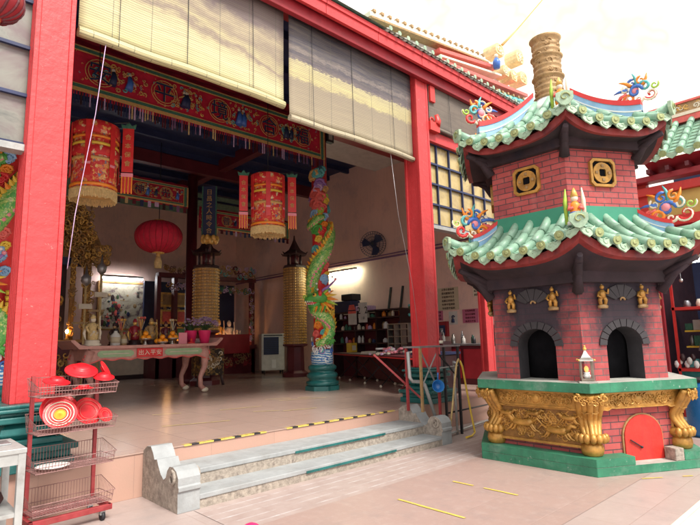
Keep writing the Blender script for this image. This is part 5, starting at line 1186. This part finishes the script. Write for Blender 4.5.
r = thing('counter', 'dark red kitchen counter along the side wall right of the tall pillar', 'counter', (11.2, 7.9, ZP)); mb = MB(); mb.box(10.8, 11.55, 6.7, 8.9, ZP, 1.38, 'maroon'); mb.box(10.77, 11.56, 6.68, 8.92, 1.38, 1.43, 'steel'); mb.build('carcass', r, bevel=.01)
mb = MB()
for y in (7.2, 7.8, 8.4): mb.box(10.77, 10.8, y - .25, y + .25, .6, 1.3, 'deep_red')
mb.build('door', r)
q = random.Random(15)
for k in range(15):
    y = 6.95 + k * .1; h = q.uniform(.15, .33); w = q.uniform(.03, .05); m = q.choice(('navy', 'steel', 'black', 'silver', 'blue', 'fabric_green', 'offwhite')); mb = MB(T(10.95 + .12 * (k % 3), y, 1.43)); mb.lathe([(w, 0), (w, h * .65), (w * .4, h * .8), (w * .4, h)], m, 10); tag(mb.build('bottle'), 'bottle in the row on the dark red kitchen counter', 'bottle', 'bottles on the kitchen counter')
r = thing('kitchen_cabinet', 'grey steel cabinet behind the tall pillar', 'cabinet', (9.9, 8.4, ZP)); mb = MB(); mb.box(9.9, 10.5, 7.6, 8.5, ZP, 1.5, 'dark_wood'); mb.build('body', r, bevel=.01); mb = MB(frame(9.9, 8.05, 0, 180)); mb.box(-.4, .4, -.01, 0, .6, 1.4, 'navy'); mb.cyl((0, -.03, 1.0), (0, -.0, 1.0), .12, 'mauve'); mb.build('front', r)
# ------------------------------------------------------------------ dish rack at the left
rk = thing('dish_rack', 'red wheeled rack of four wire baskets with red plastic bowls beside the near pillar', 'rack', (1.515, 5.47, 0), 4)
mb = MB()
for x in (-.30, .27): mb.box(x - .016, x + .016, .1, .13, .14, 1.34, 'rust_red')
mb.build('post', rk, False)
mb = MB()
for a in ((-.36, .33, -.2, -.16), (-.36, .33, .13, .17)): mb.box(*a, .09, .14, 'rust_red')
for x in (-.36, .3): mb.box(x, x + .035, -.2, .17, .09, .14, 'rust_red')
mb.build('base_frame', rk, False, bevel=.004)
for x, y in ((-.3, -.16), (.26, -.16), (-.3, .13), (.26, .13)): mb = MB(); mb.cyl((x - .015, y, .04), (x + .015, y, .04), .04, 'black', 14); mb.box(x - .022, x + .022, y - .02, y + .02, .05, .09, 'galv'); mb.build('castor', rk, False)
def basket(z, hb):
    mb = MB(); x0, x1, y0, y1 = -.33, .33, -.19, .12; w = .0022
    for zz, e in ((z, 0), (z + .05, .008), (z + hb, .02)): mb.tube([(x0 - e, y0 - e, zz if zz < z + .06 else z + hb * .75), (x1 + e, y0 - e, zz if zz < z + .06 else z + hb * .75), (x1 + e, y1, zz if zz < z + .06 else z + hb * 1.35), (x0 - e, y1, zz if zz < z + .06 else z + hb * 1.35)], .0035, 'wire_rust', 5, False, True)
    n = 26
    for k in range(n + 1):
        x = x0 + (x1 - x0) * k / n; mb.tube([(x, y0 - .02, z + hb * .75), (x, y0, z), (x, y1, z), (x, y1, z + hb * 1.35)], w, 'wire_rust', 4, False)
    for k in range(11):
        y = y0 + (y1 - y0) * k / 10; t = z + hb * (.75 + .6 * k / 10); mb.tube([(x0 - .018, y, t), (x0, y, z), (x1, y, z), (x1 + .018, y, t)], w, 'wire_rust', 4, False)
    return mb.build('wire_basket', rk, False)
for z, hb in ((.17, .13), (.52, .13), (.84, .12), (1.16, .12)): basket(z, hb)
def rackpt(x, y, z): p = Matrix.Translation((1.515, 5.47, 0)) @ RZ(4) @ Vector((x, y, z)); return p
def bowl(x, y, z, r0, tilt, yaw, lab, m='redbowl', rings=(), dp=.27):
    r0 *= .88; z -= .018; p = rackpt(x, y, z); r = thing('plastic_bowl', lab, 'bowl', p, 0, 'red plastic bowls in the dish rack')
    mb = MB(RZ(yaw) @ RX(tilt)); h = r0 * dp
    mb.lathe([(0, -.013), (r0 * .5, -.013), (r0 * .54, -.004), (r0 * .58, h * .12), (r0 * .62, h * .12), (r0 * .72, h * .42), (r0 * .76, h * .42), (r0 * .88, h * .8), (r0 * .9, h * .8), (r0, h), (r0 * 1.03, h), (r0 * 1.03, h - .008), (r0 * .95, h * .78), (r0 * .58, .004), (r0 * .54, .002), (0, .002)], m, 32); mb.build('shell', r, False)
    if rings:
        mb = MB(RZ(yaw) @ RX(tilt)); zz = lambda q: .006 if q < .56 else .006 + (h * .9) * (q - .56) / .42
        for q0, q1, m2 in rings:
            mb.lathe([(q0 * r0, zz(q0) + .002), (q0 * r0, zz(q0) + .004), (q1 * r0, zz(q1) + .004), (q1 * r0, zz(q1) + .002)], m2, 32, cap=q0 < .01)
        mb.build('printed_rings', r, False)
    return r
bowl(-.17, -.1, 1.33, .125, 195, 20, 'upturned red bowl at the left of the top basket')
bowl(.07, -.02, 1.42, .16, 205, 0, 'largest upturned red bowl heaped on top of the rack')
bowl(.24, -.12, 1.34, .105, 198, 0, 'upturned red bowl at the right of the top basket')
bowl(.05, -.13, 1.25, .1, 180, 0, 'red bowl wedged under the largest one in the top basket')
bowl(.30, .04, 1.38, .1, 60, 60, 'red bowl standing on edge at the back right of the top basket')
bowl(-.13, -.1, 1.01, .155, 58, -15, 'round red dish printed with yellow and cream rings facing out of the second basket', 'redbowl', ((.0, .3, 'yellow'), (.3, .38, 'orange'), (.44, .5, 'cream'), (.62, .66, 'cream'), (.8, .86, 'cream')), .16)
bowl(-.1, .02, 1.03, .18, 60, -5, 'large red dish standing behind the ringed one in the second basket', 'redbowl', ((.55, .6, 'cloudred'), (.8, .84, 'cloudred')), .16)
bowl(.14, -.02, 1.0, .15, 60, 10, 'red dish standing at the right of the second basket', 'redbowl', ((.55, .6, 'cloudred'), (.8, .84, 'cloudred')), .16)
bowl(.27, -.1, .96, .08, 62, 20, 'small red dish at the far right of the second basket', 'redbowl', ((.55, .6, 'cloudred'), (.8, .84, 'cloudred')), .16)
mb = MB(T(*rackpt(-.16, -.08, .54))); mb.lathe([(.1, 0), (.13, .012), (.12, .016), (0, .008)], 'white', 24, sx=1.1); tag(mb.build('oval_plate'), 'white oval plate lying in the third basket of the rack', 'plate')
# pale steel table at the left edge
r = thing('steel_table', 'scratched pale metal work table at the bottom left edge', 'table', (.7, 5.1, 0)); mb = MB(); mb.box(.05, 1.02, 4.75, 5.35, .80, .84, 'galv'); mb.build('tabletop', r, bevel=.006)
for x, y in ((.99, 4.78), (.99, 5.32), (.1, 4.78), (.1, 5.32)): mb = MB(); mb.box(x - .025, x + .025, y - .025, y + .025, 0, .8, 'galv'); mb.build('leg', r)
mb = MB(); mb.box(.1, .99, 4.76, 4.79, .72, .8, 'galv'); mb.box(.1, .99, 4.77, 5.33, .34, .37, 'galv'); mb.build('shelf', r)
mb = MB(T(.82, 5.1, .37)); mb.lathe([(.1, 0), (.13, .05), (.11, .1), (.04, .13)], 'dark_wood', 14); tag(mb.build('iron_pot'), 'small dark pot on the lower shelf of the pale metal table', 'pot')
mb = MB(T(.86, 5.1, .84)); mb.box(-.18, .1, -.1, .1, 0, .012, 'steel'); tag(mb.build('tray', bevel=.003), 'thin metal tray lying on the pale metal table', 'tray')
# red corner of a hanging lantern, top left
r = thing('eave_lantern', 'dark red glossy lantern hanging at the very top left corner', 'lantern', (.63, 5.3, 4.5))
mb = MB(T(.63, 5.3, 4.74)); mb.ball((0, 0, 0), .25, 'deep_red', 28, 1, 1, .8)
for k in range(16): mb.M = T(.63, 5.3, 4.74) @ RZ(k * 22.5); mb.tube([(.252 * cos(a_), 0, .202 * sin(a_)) for a_ in [(-1.2 + .24 * j) for j in range(11)]], .012, 'maroon', 5)
mb.build('shade', r); mb = MB(T(.63, 5.3, 4.52)); mb.lathe([(.07, 0), (.08, .04)], 'goldleaf', 12); mb.cyl((0, 0, .4), (0, 0, 2.2), .01, 'black'); mb.build('collar', r)
# ------------------------------------------------------------------ clutter right of the steps
r = thing('metal_stand', 'tall rusty metal trolley stand with thin top beside the steps', 'stand', (6.9, 5.4, 0)); mb = MB()
mb.box(6.42, 7.5, 5.25, 5.6, 1.44, 1.465, 'steel'); mb.build('top_tray', r)
for x, y, m in ((6.46, 5.28, 'bronze'), (6.9, 5.28, 'rust_red'), (7.46, 5.28, 'black'), (6.46, 5.57, 'rust_red'), (7.46, 5.57, 'black')): mb = MB(); z0 = .15 if x < 6.75 else 0; mb.box(x - .018, x + .018, y - .018, y + .018, .46 if (x < 6.7) else 0, 1.44, m); mb.build('leg', r)
mb = MB(); mb.bar((6.46, 5.28, 1.4), (6.9, 5.28, .75), .02, .02, 'steel'); mb.bar((6.46, 5.3, .8), (6.9, 5.3, 1.35), .016, .016, 'galv'); mb.bar((6.9, 5.28, 1.1), (7.46, 5.28, 1.12), .02, .02, 'galv'); mb.bar((6.9, 5.28, 1.35), (7.46, 5.28, .9), .02, .02, 'black'); mb.build('brace', r)
mb = MB(); mb.tube([(6.42, 5.5, 1.38), (6.42, 5.48, .98), (6.46, 5.46, .92), (6.62, 5.42, .9), (6.68, 5.4, .86), (6.82, 5.3, .3)], .028, 'galv', 10); tag(mb.build('drain_pipe'), 'bent grey plastic pipe running down behind the steps right end wall', 'pipe')
mb = MB(); mb.bar((6.1, 5.95, 1.35), (6.72, 5.5, .62), .03, .03, 'rust_red'); tag(mb.build('red_strut'), 'slanting pinkish red strut left of the metal stand', 'strut')
r = thing('dipper', 'bright blue plastic dipper hanging on the metal stand', 'dipper', (6.75, 5.2, .8)); M = frame(6.76, 5.2, .83, 232) @ RX(78)
mb = MB(M); mb.lathe([(.075, -.08), (.095, .05), (.1, .055), (.088, .05), (.07, -.07), (0, -.07)], 'blueplastic', 24); mb.build('cup', r); mb = MB(M); mb.tube([(.0, .1, .05), (0, .2, .1)], [.014, .012], 'blueplastic', 7); mb.build('handle', r)
mb = MB(); mb.tube([(7.42, 5.22, 1.18), (7.36, 5.2, 1.23), (7.30, 5.2, 1.16), (7.2, 5.2, .8), (7.1, 5.18, .5), (6.98, 5.15, .22)], .016, 'fringe', 8)
mb.tube([(7.40, 5.2, 1.2), (7.46, 5.2, 1.1), (7.52, 5.18, .7), (7.5, 5.1, .3), (7.42, 5.0, .06), (7.28, 4.96, .03), (7.1, 4.95, .03)], .016, 'yellow', 8)
tag(mb.build('hose'), 'yellow garden hose looped over the stand and trailing on the floor', 'hose')
mb = MB(); mb.tube([(7.36, 5.3, 0), (7.36, 5.3, 1.2)], .02, 'galv', 8); mb.tube([(7.36, 5.3, 1.15), (7.26, 5.2, 1.18)], .016, 'steel', 8); tag(mb.build('standpipe'), 'thin grey standpipe with tap carrying the yellow hose', 'pipe')
mb = MB(); mb.tube([(6.8, 5.2, .05), (7.8, 5.4, .05), (9.2, 5.6, .06)], .02, 'galv', 8); mb.tube([(7.55, 5.6, .3), (9.2, 5.7, .3)], .015, 'black', 8); tag(mb.build('floor_pipe'), 'grey pipe lying along the courtyard floor behind the furnace', 'pipe')
mb = MB(T(7.2, 5.42, 1.465)); mb.lathe([(.03, 0), (.035, .1), (.015, .15), (.012, .22)], 'maroon', 10); mb.lathe([(.036, .03), (.036, .08)], 'cream', 10); tag(mb.build('sauce_bottle'), 'little dark bottle standing on the metal stand top', 'bottle')
r = thing('dark_bin', 'dark crate behind the steps right of the tall pillar plinth', 'crate', (8.6, 6.6, ZP)); mb = MB(); mb.box(8.3, 9.1, 6.4, 7.0, ZP, 1.25, 'dark_wood'); mb.build('body', r, bevel=.02); mb = MB(); mb.box(8.28, 9.12, 6.38, 7.02, 1.25, 1.3, 'navy'); mb.build('lid', r)
# foreground bits
r = thing('white_table', 'white table top with pale yellow edge cut by the bottom right corner', 'table', (3.3, .2, 0)); mb = MB(); mb.box(2.1, 4.4, -.6, .80, .725, .75, 'white'); mb.build('tabletop', r, bevel=.01)
mb = MB(); mb.box(2.08, 4.42, .803, .825, .722, .752, 'cream'); mb.box(2.08, 2.097, -.6, .803, .722, .752, 'cream'); mb.build('edge_trim', r, bevel=.004)
for x, y in ((2.2, -.5), (2.2, .7), (4.3, -.5), (4.3, .7)): mb = MB(); mb.box(x - .03, x + .03, y - .03, y + .03, 0, .725, 'white'); mb.build('leg', r)
mb = MB(T(2.36, 3.7, 0)); mb.ball((0, 0, .1), .1, 'magenta', 24); tag(mb.build('rubber_ball'), 'small pinkish red ball just showing at the bottom edge in front of the steps', 'ball')

# ------------------------------------------------------------------ right wing with green tiles
w = thing('shop_wing', 'low wing with green tiled roof and red posts behind the furnace right side', 'building', (11, 0, 0))
mb = MB(); mb.box(10.2, 13.2, -4, 3.15, 0, .12, 'ledge_top'); mb.build('floor', w)
mb = MB(); mb.box(13, 13.2, -4, 3.15, .12, 5, 'navy'); mb.build('back_wall', w)
mb = MB(); mb.box(10.6, 13, 3.0, 3.15, .12, 3.4, 'dark_wood'); mb.build('end_wall', w)
mb = MB(); mb.box(10.35, 13, -4, 3.15, 3.42, 3.5, 'deep_red')
for k in range(8): mb.box(10.4, 13, 2.7 - k * .5, 2.78 - k * .5, 3.34, 3.42, 'maroon')
mb.build('ceiling', w)
mb = MB()
for y in (3.08, 1.0, -1.4): mb.box(10.28, 10.52, y - .12, y + .12, .12, 3.45, 'red_paint')
for y in (2.93,): mb.box(10.3, 10.36, y - .05, y + .04, .12, 3.4, 'deep_red')
mb.build('post', w, bevel=.01)
mb = MB(); mb.box(10.3, 10.5, -4, 3.2, 3.45, 3.62, 'red_paint'); mb.box(10.34, 10.44, -4, 3.15, 3.62, 4.05, 'ochre'); mb.box(10.25, 10.5, -4, 3.2, 4.05, 4.2, 'red_paint'); mb.box(10.15, 10.4, -4, 3.2, 4.28, 4.38, 'deep_red')
mb.box(10.32, 10.5, 2.95, 3.2, 3.6, 4.4, 'red_paint'); mb.build('front_beam', w, bevel=.006)
mb = MB(); mb.add([(9.98, -4, 4.62), (9.98, 2.85, 4.62), (11.1, 2.85, 5.5), (11.1, -4, 5.5)], [(0, 1, 2, 3)], 'glaze'); mb.add([(9.98, -4, 4.58), (9.98, 2.85, 4.58), (10.6, 2.85, 4.4), (10.6, -4, 4.4)], [(3, 2, 1, 0)], 'deep_red'); rfw = mb.build('roof', w)
mb = MB(); y = 2.78
k = 0
while y > -1.5:
    for j in range(5):
        a, b = j / 5, (j + 1) / 5 + .02; mb.tube([(9.93 + 1.15 * a, y, 4.66 + .9 * a), (9.93 + 1.15 * b, y, 4.66 + .9 * b)], [.062, .052], 'glaze', 9)
    mb.tube([(9.925, y, 4.655), (9.91, y, 4.65)], .06, 'tile_end', 12)
    mb.M = frame(9.95, y - .13, 4.63, 180); mb.prism([(-.12, .04), (-.08, -.04), (0, -.09), (.08, -.04), (.12, .04), (0, .02)], -.01, .01, 'glaze_pale'); mb.M = Matrix()
    for j in range(9): mb.tube([(10.0 + .12 * j, y - .2, 4.645 + .0943 * j), (10.0 + .12 * j, y - .06, 4.645 + .0943 * j)], .012, 'glaze_pale', 5)
    y -= .26; k += 1
mb.build('tiles', rfw)
mb = MB()
for k in range(14): yy = 2.8 - k * .3; mb.box(10.0, 10.6, yy - .03, yy + .03, 4.38, 4.46, 'maroon')
mb.build('rafter', w)
mb = MB(); mb.box(11.0, 11.25, -4, 2.9, 5.5, 5.62, 'cloudred'); mb.box(10.98, 11.27, -4, 2.9, 5.62, 5.68, 'cream'); mb.box(11.0, 11.25, -4, 2.9, 5.68, 5.86, 'bronze'); mb.box(10.97, 11.28, -4, 2.95, 5.86, 5.9, 'cloudred')
mb.M = frame(11.0, 1, 0, 180); carving(mb, -2, 2.0, 5.69, 5.85, -.005, 90, .03, .06, ('cream', 'goldleaf'), 31); mb.M = Matrix(); mb.build('ridge', rfw)
# shelves and goods inside the wing
r = thing('display_shelf', 'red framed shelf of goods inside the wing beyond the furnace', 'shelf', (11, 2.3, .12)); mb = MB()
for z in (.9, 1.97): mb.box(10.6, 11.4, .5, 2.85, z, z + .05, 'red_paint')
for z in (1.3, 1.58): mb.box(10.9, 11.4, .5, 2.75, z, z + .03, 'yellow')
for y in (.5, 2.82): mb.box(10.6, 10.65, y - .02, y + .02, .12, 2.9, 'red_paint')
mb.box(10.62, 10.7, .5, 2.85, .2, .9, 'teal'); mb.build('carcass', r)
q = random.Random(44); 
for z in (.95, 1.33, 1.61, 2.02):
    y = 2.7
    while y > 1.5:
        h = q.uniform(.1, .22); ww = q.uniform(.05, .1); m = q.choice(('offwhite', 'cloudteal', 'cream', 'navy', 'red', 'fabric_green', 'steel', 'dark_wood')); mb = MB(T(11.05 + q.uniform(-.05, .1), y, z)); mb.box(-ww, ww, -ww, ww, 0, h, m) if q.random() < .5 else mb.lathe([(ww * .8, 0), (ww, h * .5), (ww * .6, h)], m, 10)
        tag(mb.build('packet', bevel=.008), 'small packet or pot among the goods on the red framed shelf', 'packet', 'goods on the red framed shelf'); y -= ww * 2 + .05
mb = MB(frame(10.55, 2.62, 0, 200)); mb.M = mb.M @ RY(14); mb.box(-.18, .12, 0, .02, 1.25, 1.95, 'dark_wood'); mb.box(-.15, .09, -.01, 0, 1.3, 1.6, 'offwhite'); mb.curl(-.03, 1.45, .1, 'red', -.015, 1.2, 0, 1, .25); mb.curl(0, 1.72, .06, 'orange', -.015, 1.2, 0, 1, .25); tag(mb.build('leaning_board'), 'dark leaning board with red and white pictures inside the wing', 'board')
mb = MB()
for k in range(7): mb.ball((10.62 + .03 * (k % 2), 2.86 - .05 * k, 1.02 + .06 * (k % 3)), .05, ('white', 'offwhite', 'dark_wood')[k % 3], 9, .8, .9, 1.4)
tag(mb.build('porcelain_ornament'), 'cluster of small white and black porcelain ornaments on the red shelf', 'ornament')
tubelight((10.9, 2.6, 2.85), (10.9, 1.2, 2.85), 'tube_light', 'lit white fluorescent tube inside the wing beside the furnace')
mb = MB(T(10.6, 2.64, 2.45)); mb.ball((0, 0, .04), .035, 'silver', 10); mb.cyl((0, 0, .05), (0, 0, .9), .006, 'steel', 5); tag(mb.build('pendant_bulb'), 'small hanging bulb beside the fluorescent tube in the wing', 'bulb')
r = thing('blue_barrel', 'blue plastic barrel behind the right end of the furnace ledge', 'barrel', (9.6, 2.25, 0)); mb = MB(); mb.lathe([(.24, 0), (.27, .05), (.28, .3), (.285, .5), (.27, .75), (.25, .82)], 'blueplastic', 24, (9.6, 2.25, 0)); mb.build('body', r); mb = MB(); mb.lathe([(.26, .82), (.265, .86), (.1, .88)], 'black', 24, (9.6, 2.25, 0)); mb.build('lid', r)
# far background
b = thing('distant_building', 'tall pale washed-out building with yellow patches beyond the roofs', 'building', (60, 30, 0)); mb = MB(); M = frame(60, 30, 0, 206); mb.M = M; mb.box(-20, 60, 0, 20, 0, 58, 'farwall'); mb.build('wall', b)
mb = MB(M); mb.box(-20.3, 60, -.4, 0, 57, 58.2, 'white'); mb.build('parapet', b)
mb = MB(); mb.tube([(16.2, 9.0, 11.6), (16.25, 9, 11.9), (16.6, 9.0, 12.3), (18.2, 9.0, 13.8), (22, 9.2, 17.4)], .02, 'orange', 5); mb.tube([(16.6, 9.0, 12.32), (18.0, 9.0, 13.6)], [.05, .02], 'fabric_gold', 6); tag(mb.build('stay_wire'), 'thin orange stay wire rising into the sky above the gilt ridge scrolls', 'wire')

# ------------------------------------------------------------------ light, world, camera
W = bpy.data.worlds.new('World'); SC.world = W; W.use_nodes = True; nt = W.node_tree; bg = nt.nodes['Background']
sky = nt.nodes.new('ShaderNodeTexSky'); sky.sky_type = 'NISHITA'; sky.sun_disc = False; SE, SA = 52., 268.   # sun direction azimuth in world xy degrees
sky.sun_elevation = R(SE); sky.sun_rotation = R(90 - SA); sky.dust_density = 4.; sky.air_density = 1.; sky.ozone_density = 1.
tc = nt.nodes.new('ShaderNodeTexCoord'); cn = nt.nodes.new('ShaderNodeTexNoise'); cn.inputs['Scale'].default_value = 2.2; cn.inputs['Detail'].default_value = 7; nt.links.new(tc.outputs['Generated'], cn.inputs['Vector'])
cl = ramp(nt, cn.outputs['Fac'], [(.3, .82), (.7, 1.)])
mx = mixc(nt, cl, sky.outputs[0], (9.6, 9.4, 9.1)); nt.links.new(mx, bg.inputs['Color']); bg.inputs['Strength'].default_value = .098
sl = bpy.data.lights.new('sun', 'SUN'); sl.energy = 2.7; sl.angle = R(18); sl.color = (1, .94, .86); so = bpy.data.objects.new('sun', sl); COL.objects.link(so)
dv = Vector((cos(R(SA)) * cos(R(SE)), sin(R(SA)) * cos(R(SE)), sin(R(SE)))); so.rotation_euler = dv.to_track_quat('Z', 'Y').to_euler()
f, pi_, ya, ro = 518.03, .1476, .8134, -.0257
F = Vector((cos(ya) * cos(pi_), sin(ya) * cos(pi_), sin(pi_))); Rt = Vector((sin(ya), -cos(ya), 0)); U = Rt.cross(F); c, q = cos(ro), sin(ro); Rt, U = c * Rt + q * U, c * U - q * Rt
cd = bpy.data.cameras.new('camera'); cam = bpy.data.objects.new('camera', cd); COL.objects.link(cam); cam.matrix_world = Matrix(((Rt.x, U.x, -F.x, 0), (Rt.y, U.y, -F.y, 0), (Rt.z, U.z, -F.z, 1.6), (0, 0, 0, 1)))
cd.sensor_width = 36; cd.lens = f / 700 * 36; cd.clip_end = 500; cd.clip_start = .05; SC.camera = cam
SC.view_settings.view_transform = 'Standard'; SC.view_settings.look = 'None'; SC.view_settings.gamma = 1; SC.view_settings.exposure = .95; SC.view_settings.use_curve_mapping = False
SC.render.engine = 'CYCLES'; SC.cycles.use_denoising = True; SC.cycles.max_bounces = 6; SC.cycles.diffuse_bounces = 4; SC.cycles.glossy_bounces = 3; SC.cycles.sample_clamp_indirect = 4.
